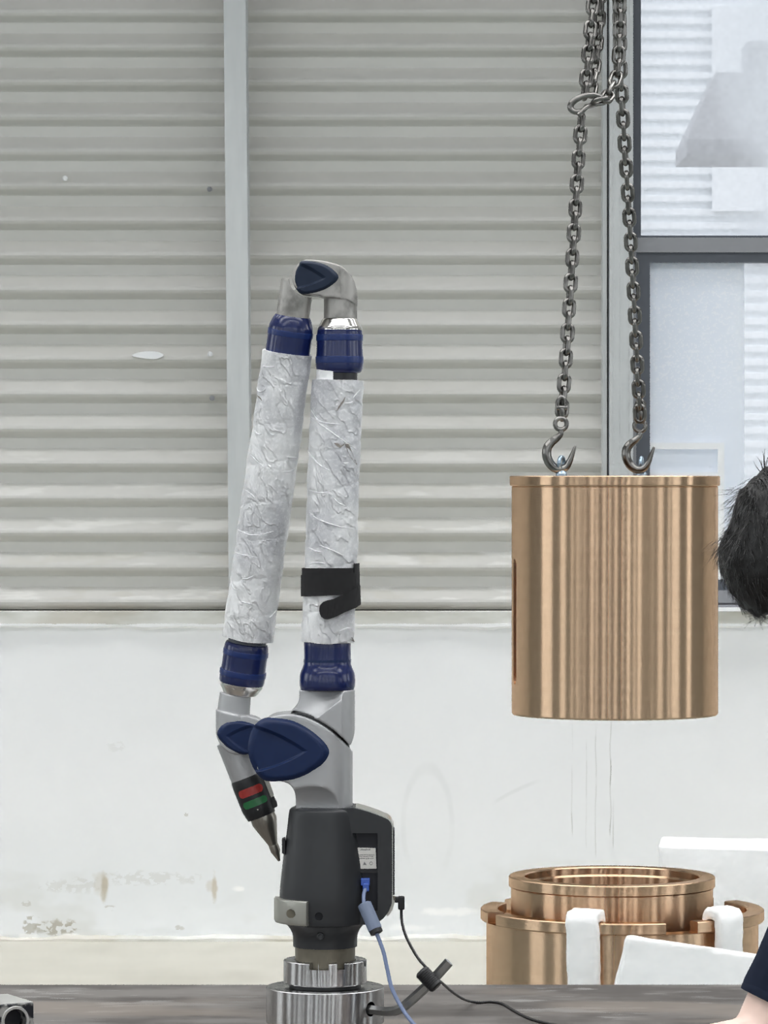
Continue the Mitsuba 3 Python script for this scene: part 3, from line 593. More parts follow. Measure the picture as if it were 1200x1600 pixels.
# elbow: right piece (neck turning left into the barrel), its cap, and the saddle-ended fork of the forearm
sil = [(506, 500), (505.5, 474)] + list(map(tuple, spline([(505, 467), (500, 463.2), (488, 462.3), (474, 460.5), (463, 452), (457.5, 440), (458.5, 428), (465, 415.5), (476, 408), (492, 407.5), (513, 410.7), (533, 417), (546, 428), (554, 441), (558, 458), (558.7, 470)], 4))) + [(558, 500)]
plan = Point(532, 0).buffer(27, 24).union(sbox(456, -30, 532, 30))
neck_cut = (face_prism([(495, 465), (520, 466), (542, 469), (556, 477), (575, 490), (575, 505), (495, 505)], -80, 80)) - lathe([(0, -520), (26, -520), (26, -455), (0, -455)], (532, 0, 0), 64)
A('elbow', body(sil, plan, edge=2.6, it=8, cut=[neck_cut]), 'mat_silver_worn', smooth=40)
cap2 = [(476, 409), (497, 411.5), (512, 417), (523, 425), (529, 432.5), (528, 438), (523.5, 443.5), (508, 453.5), (487, 459.8), (471, 460.3), (463, 451), (459, 437), (462, 421), (469, 412)]
A('elbow_cap', star_cap(cap2, (488, 437), 5, dished((512, 436), (464, 410), (458, 454), 4.2, 6.0), -30), 'mat_navy_cap', smooth=22)
# ---- forearm (leans left and away)
FT, FB = np.array([457.5, 0, -494.]), np.array([372., 62, -1092.])
fd = (FB - FT) / np.linalg.norm(FB - FT)
def fore(py): t = (py - 494.) / (1092 - 494.); return FT + (FB - FT) * t
def FA(n, prof, t0, mat, p=None, **k):
    return A(n, align(lathe(prof, n=96), t0, t0 + fd), mat, p, **k)
fk = as_tri(align(lathe([(0, 0), (26, 0), (26, 80), (0, 80)], n=72), fore(500), fore(400)))
fork = mf(fk) - cyl_m((483, -60, -434), (483, 60, -434), 31.5, 72) - face_prism([(462, 350), (600, 350), (600, 455), (462, 455)], -80, 80) - mf(box(400, 520, -80, 80, -436, -300))
A('forearm_fork', soften(fork, 3.0, 4), 'mat_silver_worn', smooth=40)
fcup = FA('forearm_coupling', [(0, 0), (26, 0)] + list(map(tuple, spline([(27, 0), (30, 5), (33.5, 14), (34.8, 20), (35, 30), (35, 60)], 4))) + [(0, 60)], fore(493.5), 'mat_blue_plastic', smooth=40)
FA('grip_band', [(33, 0), (35.4, 0), (35.9, 1), (35.9, 8), (35.4, 9), (33, 9)], fore(516), 'mat_blue_band', fcup)
FA('forearm_tube', [(0, 0), (30, 0), (30, 480), (0, 480)], fore(540), 'mat_frame')
fl = FA('forearm_lower_coupling', [(0, 0), (30, 0)] + list(map(tuple, spline([(33, 1), (34.5, 6), (35, 14), (35, 40), (36, 52), (35.5, 62), (34, 66)], 4))) + [(0, 66)], fore(1006.5), 'mat_blue_plastic', smooth=40)
for a, w, r in ((1018, 9, 35.9), (1050, 9, 36.9)): FA('grip_band', [(33, 0), (r - .6, 0), (r, 1), (r, w - 1), (r - .6, w), (33, w)], fore(a), 'mat_blue_band', fl)
FA('polished_ring', [(0, 0), (34.4, 0), (34.4, 5), (32, 9), (27, 17), (26, 18), (0, 18)], fore(1069.5), 'mat_chrome_plain', fl)
FA('tube_liner', [(30, 0), (31.5, 0), (31.5, 12), (30, 12)], fore(998), 'mat_silver', fl) if False else None
# ---- wrist (at the forearm's depth)
WD = 64.0
sil = list(map(tuple, spline([(337.5, 1084), (336.5, 1100), (333.5, 1118), (332, 1132), (334, 1148), (341, 1165), (353, 1177), (366, 1182)], 4))) + list(map(tuple, spline([(380, 1183), (398, 1178), (410, 1160), (412, 1140), (404, 1127), (392, 1122.5)], 4))) + [(388, 1121), (389.5, 1092)]
plan = Point(363, 0).buffer(28.5, 24).union(sbox(363, -26, 420, 26))
wr = body(sil, plan, edge=2.8, it=7, cut=[face_prism([(320, 1075), (400, 1085), (400, 1121), (375, 1121), (336, 1112.5), (320, 1110)], -80, 80) - mf(align(lathe([(0, 0), (26, 0), (26, 70), (0, 70)], n=64), (368.3, 0, -1075), (358.7, 0, -1145)))])
wr.apply_translation([0, WD, 0]); wk = A('wrist', wr, 'mat_silver', smooth=40)
cap3 = [(338, 1146), (344, 1137), (354, 1131), (368, 1128.8), (384, 1130.5), (400, 1137), (410, 1150), (408, 1166), (398, 1177), (384, 1181.5), (373, 1180.5), (358, 1173.5), (346, 1163), (339, 1154)]
def mk_cap3(y, fl):
    c = star_cap(cap3, (374, 1156), 5, dished((350, 1152), (398, 1132), (392, 1182), 3.2, 5.0), -27)
    if fl: c.vertices[:, 1] *= -1; c.invert(); c.vertices[:, 2] += 8; c.vertices[:, 0] += 6
    c.apply_translation([0, WD, 0]); return c
A('wrist_cap', mk_cap3(0, False), 'mat_blue_cap', smooth=22); A('wrist_cap', mk_cap3(0, True), 'mat_blue_cap', smooth=22)
PB = np.array([362.5, WD, -1170.]); PE = np.array([431.5, WD, -1343.]); pd_ = (PE - PB) / np.linalg.norm(PE - PB)
pside = np.array([pd_[2] * -1, 0, pd_[0]]); pside = pside if pside[0] > 0 else -pside          # towards the right of the probe
def PA(n, prof, t, mat, p=None, **k): return A(n, align(lathe(prof, n=72), PB + pd_ * t, PB + pd_ * (t + 1)), mat, p, **k)
pc = mf(align(lathe([(0, 0), (24.5, 0), (24.5, 53), (0, 53)], n=72), PB, PE)) + mf(align(lathe([(0, -10), (24.5, -10), (24.5, 2), (0, 2)], n=72), PB, PE))
pc = pc - cyl_m((378, 0, -1149), (378, 140, -1149), 30, 64) - mf(box(365, 440, 0, 140, -1172, -1100))
A('probe_barrel', pc, 'mat_silver', smooth=40)
hd_ = PA('probe_handle', [(0, 0), (24.5, 0), (25.5, 3), (26.2, 12), (26, 50), (24, 60), (22.5, 66), (0, 66)], 53.5, 'mat_black')
def pill(t, w, h, up, mat, nm):
    c = PB + pd_ * t + np.array([0, -1, 0]) * 25.0
    pts = Polygon([(-w / 2 + h / 2, 0), (w / 2 - h / 2, 0), (w / 2 - h / 2, .01), (-w / 2 + h / 2, .01)]).buffer(h / 2, 8)
    pg = np.array(pts.exterior.coords)[:-1]
    # bent round the handle: angle from the width, so that the button follows the barrel
    s = m3.CrossSection([pg if Polygon(pg).exterior.is_ccw else pg[::-1]]).extrude(3.0).refine_to_length(2.0)
    t_ = as_tri(s); v = t_.vertices.copy(); ang = v[:, 0] / 26.5; rr = 24.8 + v[:, 2] * up
    ctr = PB + pd_ * t
    t_.vertices = ctr + np.outer(rr * np.cos(ang), [0, -1, 0]) + np.outer(rr * np.sin(ang), pside) - np.outer(v[:, 1], pd_)
    t_.fix_normals(); return A(nm, t_, mat, hd_, smooth=40)
pill(75, 44, 13, .8, 'mat_red', 'button'); pill(94, 44, 11.5, .8, 'mat_green', 'button')
A('indicator', as_tri(m3.Manifold.sphere(1.5, 12).translate(tuple(PB + pd_ * 106 + np.array([0, -26, 0])))), 'mat_bracket', hd_)
tg = [PB + pside * q + pd_ * t for q, t in ((24, 58), (29.5, 60), (31.5, 76), (30.5, 94), (29.5, 97), (24, 97))]
A('trigger', face_prism([(p[0], -p[2]) for p in tg], WD - 7, WD + 7), 'mat_bracket', hd_, smooth=False)
tg = [PB + pside * q + pd_ * t for q, t in ((20, 98), (29.5, 98), (30.5, 108), (29, 114), (20, 114))]
A('lug', face_prism([(p[0], -p[2]) for p in tg], WD - 9, WD + 9), 'mat_black', hd_, smooth=False)
hc = np.array([PB + pd_ * t for t in (118.5,)])[0]
A('probe_cone', align(lathe([(0, 0), (20, 0), (20.5, 10), (17, 21), (8, 47), (7.4, 50), (7.8, 51), (7.8, 60), (6.5, 63), (1.8, 77), (0, 77)], n=48), hc + pside * 1.5, PE), 'mat_cone_steel', smooth=25)
A('probe_pin', tube([PB + pd_ * 170 + pside * 1.0, PE - pd_ * 2, PE + pd_ * 2], [1.4, 1.2, .9], 10), 'mat_cone_steel')
A('probe_needle', tube([PE - pd_ * 16, PE + pd_ * 2], [2.2, 1.0], 10), 'mat_black') if False else None

# ------------------------------------------------------------------ foam sleeves with plastic film, strap
def sleeve(name, label, p_top, p_bot, r0, r1, seed, nz=150, na=84):
    """Slightly lumpy foam tube; returns the thing key and a function (px, py, lift) -> point on its camera side."""
    p_top, p_bot = np.array(p_top, float), np.array(p_bot, float); ax = p_bot - p_top; L = np.linalg.norm(ax); ax /= L
    e1 = np.cross(ax, [0, 1, 0]); e1 /= np.linalg.norm(e1); e2 = np.cross(ax, e1); e2 = e2 if e2[1] > 0 else -e2
    zz = np.linspace(0, 1, nz); aa = np.arange(na) * 2 * np.pi / na
    Z, W = np.meshgrid(zz, aa, indexing='ij')
    pt = np.stack([np.cos(W) * 2.2, np.sin(W) * 2.2, Z * L / 26.0 + 2 * seed], -1)
    dr_ = (meshkit.fbm(pt, 4, seed) - .5) * 3.6 + (meshkit.fbm(pt * np.array([.6, .6, .5]), 2, seed + 9) - .5) * 2.5
    hel = np.abs(((W / (2 * np.pi) * 1.0 + Z * L / 62.0) % 1.0) - .5); dr_ = dr_ - 1.1 * np.exp(-(hel / 0.035) ** 2)
    R = (r0 + (r1 - r0) * Z) + dr_
    pos = p_top + ax * (Z * L)[..., None] + (R * np.cos(W))[..., None] * e1 + (R * np.sin(W))[..., None] * e2
    wob = (meshkit.noise(np.stack([np.cos(aa) * 1.6, np.sin(aa) * 1.6, aa * 0 + seed], -1), seed) - .5) * 4
    pos[-1] += ax * wob[:, None]; pos[-2] += ax * wob[:, None] * .6; pos[0] += ax * wob[::-1, None] * .5
    V = pos.reshape(-1, 3); Fc = []
    for i in range(nz - 1):
        for k in range(na):
            a_, b_, c_, d_ = i * na + k, i * na + (k + 1) % na, (i + 1) * na + (k + 1) % na, (i + 1) * na + k
            Fc += [[a_, b_, c_], [a_, c_, d_]]
    # annular ends, going back inside
    n0 = len(V); rim = []
    for end, rr in ((0, r0 - 7.5), (nz - 1, r1 - 7.5)):
        c0 = p_top if end == 0 else p_bot
        inner = c0 + rr * np.cos(aa)[:, None] * e1 + rr * np.sin(aa)[:, None] * e2; deep = inner + ax * (18 if end == 0 else -18)
        o = len(V); V = np.vstack([V, inner, deep])
        for k in range(na):
            a_, b_ = end * na + k, end * na + (k + 1) % na; c_, d_ = o + (k + 1) % na, o + k
            Fc += [[a_, b_, c_], [a_, c_, d_], [d_, c_, o + na + (k + 1) % na], [d_, o + na + (k + 1) % na, o + na + k]]
    m = trimesh.Trimesh(V, Fc, process=False); m.fix_normals()
    th = thing(name, label, 'foam sleeve'); obj('foam', m, 'mat_wrap', th, AY, smooth=50)
    def on(px, py, lift=0.6):
        t = ((np.array([px, 0, -py]) - p_top) @ ax); q = p_top + ax * t
        off = (np.array([px, 0, -py]) - q) @ e1; rr = r0 + (r1 - r0) * np.clip(t / L, 0, 1) + lift
        off = np.clip(off, -rr * .999, rr * .999); return q + e1 * off - e2 * math.sqrt(rr * rr - off * off) * np.sign(e2[1])
    return th, on
fsT, fsB = fore(550.5) , fore(1000.5)
slA, onA = sleeve('foam_sleeve', 'white foam sleeve under crinkled film on the upright tube, with a black strap round it', col_at(592) + [0, 0, -2], col_at(1004), 40.5, 41, 3)
slB, onB = sleeve('foam_sleeve', 'white foam sleeve under crinkled film on the slanting left tube', fsT, fsB, 38.8, 40.4, 8)
def folds(th, on, lst, w=0.9):
    for pts in lst:
        sp = spline(pts, 6); q = [on(x, y, 0.7) for x, y in sp]
        obj('film_fold', tube(q, [.3, w, w * 1.1, w * .8, .3], 8), 'mat_film', th, AY, smooth=True)
folds(slA, onA, [[(486, 640), (496, 655), (508, 661), (534, 664)], [(538, 631), (548, 630), (552, 627)], [(487, 652), (505, 666), (530, 684), (556, 702)], [(552, 622), (560, 612), (566, 604)], [(481, 704), (490, 716), (502, 728), (515, 735)], [(534, 722), (540, 724), (546, 722)], [(482, 855), (493, 860), (505, 862)], [(500, 852), (517, 858), (538, 868)], [(520, 775), (530, 786), (545, 792)], [(484, 800), (500, 812), (530, 822), (552, 826)], [(482, 765), (500, 770), (518, 768)], [(530, 985), (545, 980), (552, 986)], [(484, 882), (494, 878), (508, 880)]])
folds(slB, onB, [[(411, 571), (422, 572), (430, 571)], [(398, 672), (405, 678), (411, 676)], [(423, 675), (427, 678), (431, 676)], [(391, 711), (398, 716), (412, 728)], [(448, 713), (456, 714), (463, 715)], [(382, 766), (393, 772), (402, 780)], [(366, 866), (380, 868), (404, 871)], [(378, 906), (388, 904), (395, 900)], [(376, 941), (384, 943), (395, 945)], [(360, 912), (364, 922), (370, 924)], [(398, 604), (406, 612), (415, 606)], [(440, 735), (452, 736), (461, 732)], [(370, 830), (395, 836), (428, 830)], [(420, 968), (425, 964), (430, 958)]], .75)
def slivers(th, on, polys):
    for pg in polys:
        pts = np.array(pg, float); top = np.array([on(x, y, 1.4) for x, y in pts]); bot = np.array([on(x, y, -1.5) for x, y in pts]); N = len(pts)
        V = np.vstack([top, bot]); Fc = [[0, i, i + 1] for i in range(1, N - 1)] + [[N, N + i + 1, N + i] for i in range(1, N - 1)]
        for i in range(N): j = (i + 1) % N; Fc += [[i, N + i, N + j], [i, N + j, j]]
        m = trimesh.Trimesh(V, Fc, process=False); m.fix_normals(); obj('tear', m, 'mat_tear', th, AY, smooth=False, label='dark tear in the film')
slivers(slA, onA, [[(522, 692), (530, 695), (540, 694), (532, 700), (526, 697)], [(539, 694), (545, 694), (550, 706), (559, 728), (549, 716), (543, 705)], [(540, 621), (538, 628), (527, 643), (529, 637)], [(507, 976), (528, 986), (551, 996), (556, 1003), (550, 999), (528, 989)]])
slivers(slB, onB, [[(401.5, 617.5), (406, 619), (410, 625), (404, 621)]])
# black hook-and-loop strap round the upright tube
sp_ = thing('fabric_strap', 'black fabric strap wound round the upright foam sleeve, its end hanging loose', 'strap')
cs = col_at(907)
def strap_ring(r, z0, z1, tilt=0.0, t=1.8, n=96, a0=0, a1=2 * math.pi, cx=None):
    V, Fc = [], []; c = cs if cx is None else np.array([cx, 0, cs[2]])
    for i in range(n + 1):
        w = a0 + (a1 - a0) * i / n
        for rr, zz in ((r, z0), (r + t, z0), (r + t, z1), (r, z1)):
            V.append([c[0] + rr * math.sin(w), -rr * math.cos(w), -(zz) + tilt * math.sin(w)])
    for i in range(n):
        for k in range(4):
            a_, b_ = 4 * i + k, 4 * i + (k + 1) % 4; Fc += [[a_, b_, b_ + 4], [a_, b_ + 4, a_ + 4]]
    Fc += [[0, 1, 2], [0, 2, 3], [4 * n, 4 * n + 2, 4 * n + 1], [4 * n, 4 * n + 3, 4 * n + 2]]
    m = trimesh.Trimesh(V, Fc, process=False); m.fix_normals(); return m
obj('band', strap_ring(42.2, 887, 925, 0.5), 'mat_strap', sp_, AY)
obj('band', strap_ring(44.2, 896, 929, 2.5, cx=cs[0] + .5), 'mat_strap', sp_, AY)
obj('end_tab', strap_ring(44.0, 880, 900, 0.0, t=2.2, a0=math.radians(58), a1=math.radians(98), n=16), 'mat_strap', sp_, AY)
# loose tail: slants down to the left with a rounded end
tl = np.array([(563, 913), (563, 943), (556, 949), (540, 955), (520, 964), (508, 965.5), (501, 959), (500, 947), (506, 939), (520, 935), (540, 926)], float)
tp = Polygon(spline(tl[3:-1], 4).tolist() + [(540, 926), (563, 914), (564, 944), (556, 949)]).buffer(0)
tm = as_tri(face_prism(tp if tp.geom_type == 'Polygon' else max(tp.geoms, key=lambda g: g.area), 0, 2.4).refine_to_length(5.0))
v = tm.vertices.copy()
for i in range(len(v)):
    dx = v[i, 0] - (cs[0] + .5); r = 48.6 - v[i, 1]; dx = np.clip(dx, -r * .995, r * .995); v[i, 1] = -math.sqrt(max(r * r - dx * dx, 1.0))
tm.vertices = v; tm.fix_normals(); obj('tail', tm, 'mat_strap', sp_, AY, smooth=40)

# ------------------------------------------------------------------ hex key, cables
hx = thing('hex_key', 'dark steel hex key stuck in the side of the polished base', 'hex key')
kp = spline([(560, -42, -1569), (585, -62, -1570), (606, -77, -1570), (622, -86, -1566), (638, -92, -1554), (668, -96, -1526), (700, -100, -1490.5)], 8)
obj('shank', tube(kp, 7.8, 6), 'mat_hexkey', hx, AY, smooth=20)
u1 = thing('data_cable', 'blue-grey data cable from the arm base bay down onto the table', 'cable')
obj('plug', rbox(564, 578, -47, -35.2, -1379, -1368, 1.5, 10), 'mat_usb', u1, AY); obj('plug_boot', rbox(567, 577, -51, -44, -1388, -1375, 2, 10), 'mat_usb', u1, AY)
ud = spline([(571, -49, -1384), (568.5, -58, -1394), (569.5, -66, -1405), (575, -72, -1420), (582, -77, -1436), (589, -82, -1450), (599, -90, -1476), (605, -97, -1502), (612, -106, -1530), (627, -120, -1558), (645, -140, -1580), (668, -165, -1598), (700, -215, -1640), (745, -280, -TP - 12 + 30), (800, -360, -TP + 5)], 8)
k = int(len(ud))
tzc = lambda pts, r: np.array([[x, y, z] for x, y, z in pts])
def on_table(pts, r):      # keep a cable above the table: deeper points (nearer the camera) are limited to the table's height
    pts = np.array(pts, float); lim = -TP + r; pts[:, 2] = np.maximum(pts[:, 2], lim); return pts
obj('cord', tube(on_table(ud, 3.2), 3.1, 10), 'mat_usb_cord', u1, AY, smooth=True)
bd = align(lathe([(0, 0), (8, 0), (11, 2), (11, 44), (9.5, 47), (0, 47)], n=40), (569, -66, -1404), (587.5, -81, -1445)); obj('ferrite_bead', bd, 'mat_usb_bead', u1, AY)
obj('bead_end', align(lathe([(0, 0), (10.2, 0), (10, 6), (7, 7), (0, 7)], n=40), (586.6, -80.4, -1443.2), (588.5, -82, -1447.5)), 'mat_black', u1, AY)
u2 = thing('power_cable', 'thin black power cable from the base socket, over the hex key and across the table', 'cable')
obj('plug', cat(rbox(616, 624, -15, -5, -1409, -1400, 2, 10), rbox(622, 632, -15, -5, -1420, -1399, 2, 10)), 'mat_black', u2, AY)
pc_ = spline([(627, -10, -1419), (628, -14, -1440), (634, -30, -1462), (645, -60, -1485), (655, -90, -1500), (667, -113, -1512), (680, -122, -1527), (695, -128, -1541), (712, -132, -1558), (727, -140, -1565)], 8)
lowY = lambda px, py: None
def tpt(px, py, r=2.2):    # a point lying on the table seen at (px, py), in arm units
    Yt = (EYE - TZ - r * AS) * F / (py - HOR); s = Yt / F
    return ((px - 600) * s / AS + 600, (Yt - AY) / AS, -TP + r)
pts2 = list(map(tuple, pc_)) + [tpt(*q) for q in ((745, 1566), (770, 1565.5), (790, 1572), (810, 1584), (832, 1595), (860, 1599), (900, 1604))]
def seen(px, py, y): k = (AY + y * AS) / AY; return (600 + (px - 600) * k, y, -(HOR + (py - HOR) * k))
pw = spline([seen(627, 1419, -10), seen(628, 1440, -16), seen(634, 1462, -40), seen(645, 1484, -80), seen(655, 1499.5, -108), seen(668, 1514, -116), seen(681, 1527.5, -118), seen(693, 1538, -40), seen(707, 1550, 90), seen(722, 1560, 240), seen(736, 1565, 360)] + [tpt(*q) for q in ((750, 1566.5), (768, 1565.5), (786, 1569), (808, 1582), (832, 1593), (860, 1600), (905, 1608))], 8)
obj('cord', tube(pw, 2.2, 10), 'mat_cord', u2, AY, smooth=True)
b0, b1 = np.array([656.5, -116, -1502.]), np.array([681, -124, -1527.]); bl = np.linalg.norm(b1 - b0)
prof = [(0, 0), (9, 0), (11.5, 2.5)]
for i in range(8): prof += [(12, 4 + i * 3.2), (12, 5.6 + i * 3.2), (11.2, 6.2 + i * 3.2), (11.2, 6.8 + i * 3.2)]
prof += [(11.5, bl - 2.5), (9, bl), (0, bl)]
obj('ferrite_bead', align(lathe(prof, n=40), b0, b1), 'mat_cord', u2, AY, smooth=30)

# ------------------------------------------------------------------ small block at the table's left
bkY = 4.85; bw, bd_, bh = 0.050, 0.085, 0.064
bk = thing('bored_block', 'small worn black steel block with a round bore, at the left edge of the table', 'block')
rot = trimesh.transformations.rotation_matrix(math.radians(28), [0, 0, 1])
corner = rot[:3, :3] @ np.array([bw / 2, -bd_ / 2, 0]); ctr = P(53, 0, bkY)[:2] - corner[:2]
blk = rbox(-bw / 2, bw / 2, -bd_ / 2, bd_ / 2, 0, bh, .002, 10) - m3.Manifold.cylinder(.06, .0150, .0150, 48).rotate((90, 0, 0)).translate((0, .0, .0425))
def put(m): m = as_tri(m).copy(); m.apply_transform(rot); m.apply_translation([ctr[0], ctr[1], TZ]); return m
obj('body', put(blk), 'mat_block', bk)
obj('bore_ring', put(m3.Manifold.revolve(m3.CrossSection([np.array([(.0145, 0), (.0188, 0), (.0180, .0016), (.0150, .0016)])]), 48).rotate((90, 0, 0)).translate((0, -bd_ / 2, .0425))), 'mat_block_top', bk)
obj('bore_core', put(m3.Manifold.cylinder(.004, .0149, .0149, 40).rotate((90, 0, 0)).translate((0, -.02, .0425))), 'mat_void', bk)
obj('top_plate', put(rbox(-bw / 2 + .001, bw / 2 - .001, -bd_ / 2 + .001, bd_ / 2 - .001, bh - .001, bh + .0012, .0006, 8)), 'mat_block_top', bk)

# ------------------------------------------------------------------ hanging bronze bushing with eyebolts, chains and hooks
BY = 8.0; BCX = 960.5
hb = thing('bronze_bushing', 'large turned bronze bushing with a top flange, hanging from two chain hooks', 'bushing')
bush = lathe([(128, -1113), (131, -1116), (159, -1116), (161, -1113.5), (161, -761), (160, -760), (160, -759), (162.5, -759), (164, -757.5), (164, -745), (162.5, -743.5), (134, -743.5), (128, -749)], (BCX, 0, 0), 256)
sa = math.radians(12.0)
dsl = np.array([-math.cos(sa), -math.sin(sa), 0.]); tsl = np.array([dsl[1], -dsl[0], 0.])
slot = m3.Manifold.batch_hull([cyl_m(np.array([BCX, 0, z]) + dsl * 90, np.array([BCX, 0, z]) + dsl * 200, 9.5, 32) for z in (-882, -1058)])
aniso_obj('body', bush - slot, 'mat_bronze', hb, BY, (BCX, 0))
EB = ((872, -118), (1011, 136))               # eyebolts: x, depth
for ex, ey in EB:
    eb = thing('eyebolt', 'blue-grey eyebolt on the bushing rim under the left hook' if ex < 900 else 'blue-grey eyebolt on the bushing rim under the right hook', 'eyebolt', 'eyebolts on the hanging bushing')
    w = math.radians(62 if ex < 900 else 78)
    rg = ring((0, 0, 0), 8.5, 3.2, axis=1, n=40, k=12); rg.apply_transform(trimesh.transformations.rotation_matrix(w, [0, 0, 1])); rg.apply_translation([ex, ey, -723.5])
    obj('eye', rg, 'mat_eyebolt', eb, BY, smooth=True)
    obj('shoulder', lathe([(0, -743.5), (9, -743.5), (9, -740), (6, -736), (4.5, -732), (0, -732)], (ex, ey, 0), 32), 'mat_eyebolt', eb, BY)
LP = 19.55                                      # chain pitch
def link_mesh(d=3.55, rc=7.6):
    h = LP / 2 + d - rc - 0.15; pts = []
    for i in range(17): w = math.pi * i / 16; pts.append((rc * math.cos(w), 0, h + rc * math.sin(w)))
    for i in range(17): w = math.pi + math.pi * i / 16; pts.append((rc * math.cos(w), 0, -h + rc * math.sin(w)))
    p = np.array(pts); N = len(p); n = 10; V, Fc = [], []
    for i in range(N):
        t = p[(i + 1) % N] - p[i - 1]; t /= np.linalg.norm(t); b = np.array([0, 1., 0]); a_ = np.cross(b, t)
        for q in range(n): w = 2 * np.pi * q / n; V.append(p[i] + d * (math.cos(w) * a_ + math.sin(w) * b))
    for i in range(N):
        for q in range(n):
            a_, b_, c_, d_ = i * n + q, i * n + (q + 1) % n, ((i + 1) % N) * n + (q + 1) % n, ((i + 1) % N) * n + q; Fc += [[a_, b_, c_], [a_, c_, d_]]
    m = trimesh.Trimesh(V, Fc, process=False); m.fix_normals(); return m
LINK = mikit.ply(link_mesh(), 'mat_chain', smooth=True)
def chain(label, path, twist=0.25, first=0, group=None, per=0):
    key = thing('lifting_chain', label, 'chain'); p = spline(path, 24)
    seg = np.linalg.norm(np.diff(p, axis=0), axis=1); cum = np.concatenate([[0], np.cumsum(seg)]); n = int(cum[-1] / LP)
    sample = lambda s: np.array([np.interp(s, cum, p[:, i]) for i in range(3)])
    ref = np.array([1., 0, 0])
    for i in range(n):
        c = sample((i + .5) * LP); a_, b_ = sample(i * LP), sample((i + 1) * LP); t = (b_ - a_) / np.linalg.norm(b_ - a_)
        if t[2] < 0: t = -t
        ref = ref - t * (ref @ t); ref /= np.linalg.norm(ref); nn = np.cross(t, ref)
        w = (i + first) % 2 * math.pi / 2 + twist + .10 * math.sin(i * 1.7 + first) + per * i
        x = math.cos(w) * ref + math.sin(w) * nn; y = np.cross(t, x)
        L = np.eye(4); L[:3, 0], L[:3, 1], L[:3, 2], L[:3, 3] = x, y, t, c
        scene[key_of('link', key)] = {**LINK, 'to_world': T(px_matrix(BY) @ L)}
    return key
APEX = np.array([942., 0, 270.])
def lerp(a, b, t): return np.array(a) + (np.array(b) - np.array(a)) * t
# left fall: hook up to the knot, then on to the top link
chain('chain of the left fall, from the left hook up to the knotted links', [(873, -100, -650), (880, -92, -560), (891, -75, -400), (900, -55, -270), (908, -40, -172)], .2)
chain('front left chain running up from the knot out of the picture', [(911, -44, -156), (920, -30, -60), (929, -12, 40), APEX + [-6, -2, -16]], .2, 1)
chain('rear left chain running up from the knot beside the front one', [(922, -22, -150), (932, 0, -80), (939, 12, 0), (943, 14, 120), APEX + [-1, 12, -16]], .45)
chain('chain of the right fall, from the right hook up past the knot', [(1008, 118, -654), (999, 100, -500), (989, 80, -345), (978, 55, -200), (972, 40, -100), (969, 34, 0), (958, 15, 150), APEX + [4, 4, -16]], -.15)
chain('short chain curling from the right fall down to the knot on the left', [(926, -46, -163), (942, -40, -160), (953, -20, -143), (963, -8, -118), (967, -4, -80), (968, -6, -30), (966, -8, 40), (955, 0, 160), APEX + [0, -12, -16]], .5, 1)
# grab hook that ties the knot
gh = thing('grab_hook', 'chain shortening hook gripping the left chain at the knot', 'hook')
obj('hook', tube(spline([(938, -48, -157), (922, -52, -153), (905, -54, -157), (892, -54, -165), (889, -54, -174), (896, -56, -180), (908, -58, -178), (915, -58, -170)], 8), [3.6, 4.2, 4.8, 5.2, 5.0, 4.6, 4, 2.6], 14), 'mat_chain', gh, BY, smooth=True)
obj('pin', tube([(926, -40, -168), (914, -60, -172), (900, -66, -186)], [4.0, 4.4, 3.0], 12), 'mat_chain', gh, BY, smooth=True)
def sling_hook(label, dx, dy, mirror_eye, yaw):
    h = thing('sling_hook', label, 'hook', 'open hooks at the lower chain ends')
    def tr(m):
        m = as_tri(m); m.apply_transform(trimesh.transformations.rotation_matrix(yaw, [0, 0, 1], [870, 0, -664])); m.apply_translation([dx, dy, 0]); return m
    obj('eye', tr(ring((870.5, 0, -664), 9.0, 3.5, axis=1, n=40, k=12)), 'mat_chain', h, BY, smooth=True)
    pts = spline([(871, 0, -674), (870, 0, -680), (864, 0, -686), (856, 0, -692), (850, 0, -700), (848.5, 0, -711), (852, 0, -722), (859, 0, -730), (868, 0, -733.5), (877, 0, -731), (883, 0, -723), (888, 0, -711), (893, 0, -697)], 6)
    obj('bow', tr(tube(pts, [3.8, 4.2, 5.5, 6.5, 7.2, 7.4, 7.2, 7.0, 6.6, 6.0, 5.0, 3.6, 1.5], 18)), 'mat_chain', h, BY, smooth=True)
    obj('lug', tr(cyl_m((856, -7, -688), (858, 7, -688), 3.4, 20)), 'mat_chain', h, BY)
    return h
sling_hook('open steel hook in the left eyebolt of the bushing', 0.5, -118, 1, 0.1)
sling_hook('open steel hook in the right eyebolt of the bushing', 138, 130, 1, -0.1)
# coupling link above each hook, master ring and crane hook out of the picture
for cx, cy, lab in ((872.5, -112, 'coupling link between the left chain and its hook'), (1008.5, 122, 'coupling link between the right chain and its hook')):
    cl = thing('coupling_link', lab, 'coupling link')
    obj('half', tube(spline([(cx - 5, cy - 2, -640), (cx - 6, cy, -630), (cx, cy, -622.5), (cx + 6, cy, -630), (cx + 5, cy - 2, -640)], 6), 3.4, 12), 'mat_chain', cl, BY, smooth=True)
    obj('half', tube(spline([(cx, cy - 7, -640), (cx + .5, cy - 6, -650), (cx + .5, cy, -657.5), (cx + .5, cy + 6, -650), (cx, cy + 7, -640)], 6), 3.6, 12), 'mat_chain', cl, BY, smooth=True)
    obj('pin', tube([(cx - 7.5, cy - 1, -639), (cx + 8.5, cy - 1, -639)], 4.2, 14), 'mat_chain', cl, BY, smooth=True)
ck = thing('crane_hook', 'crane hook with rope above the picture that carries the chains', 'hook')
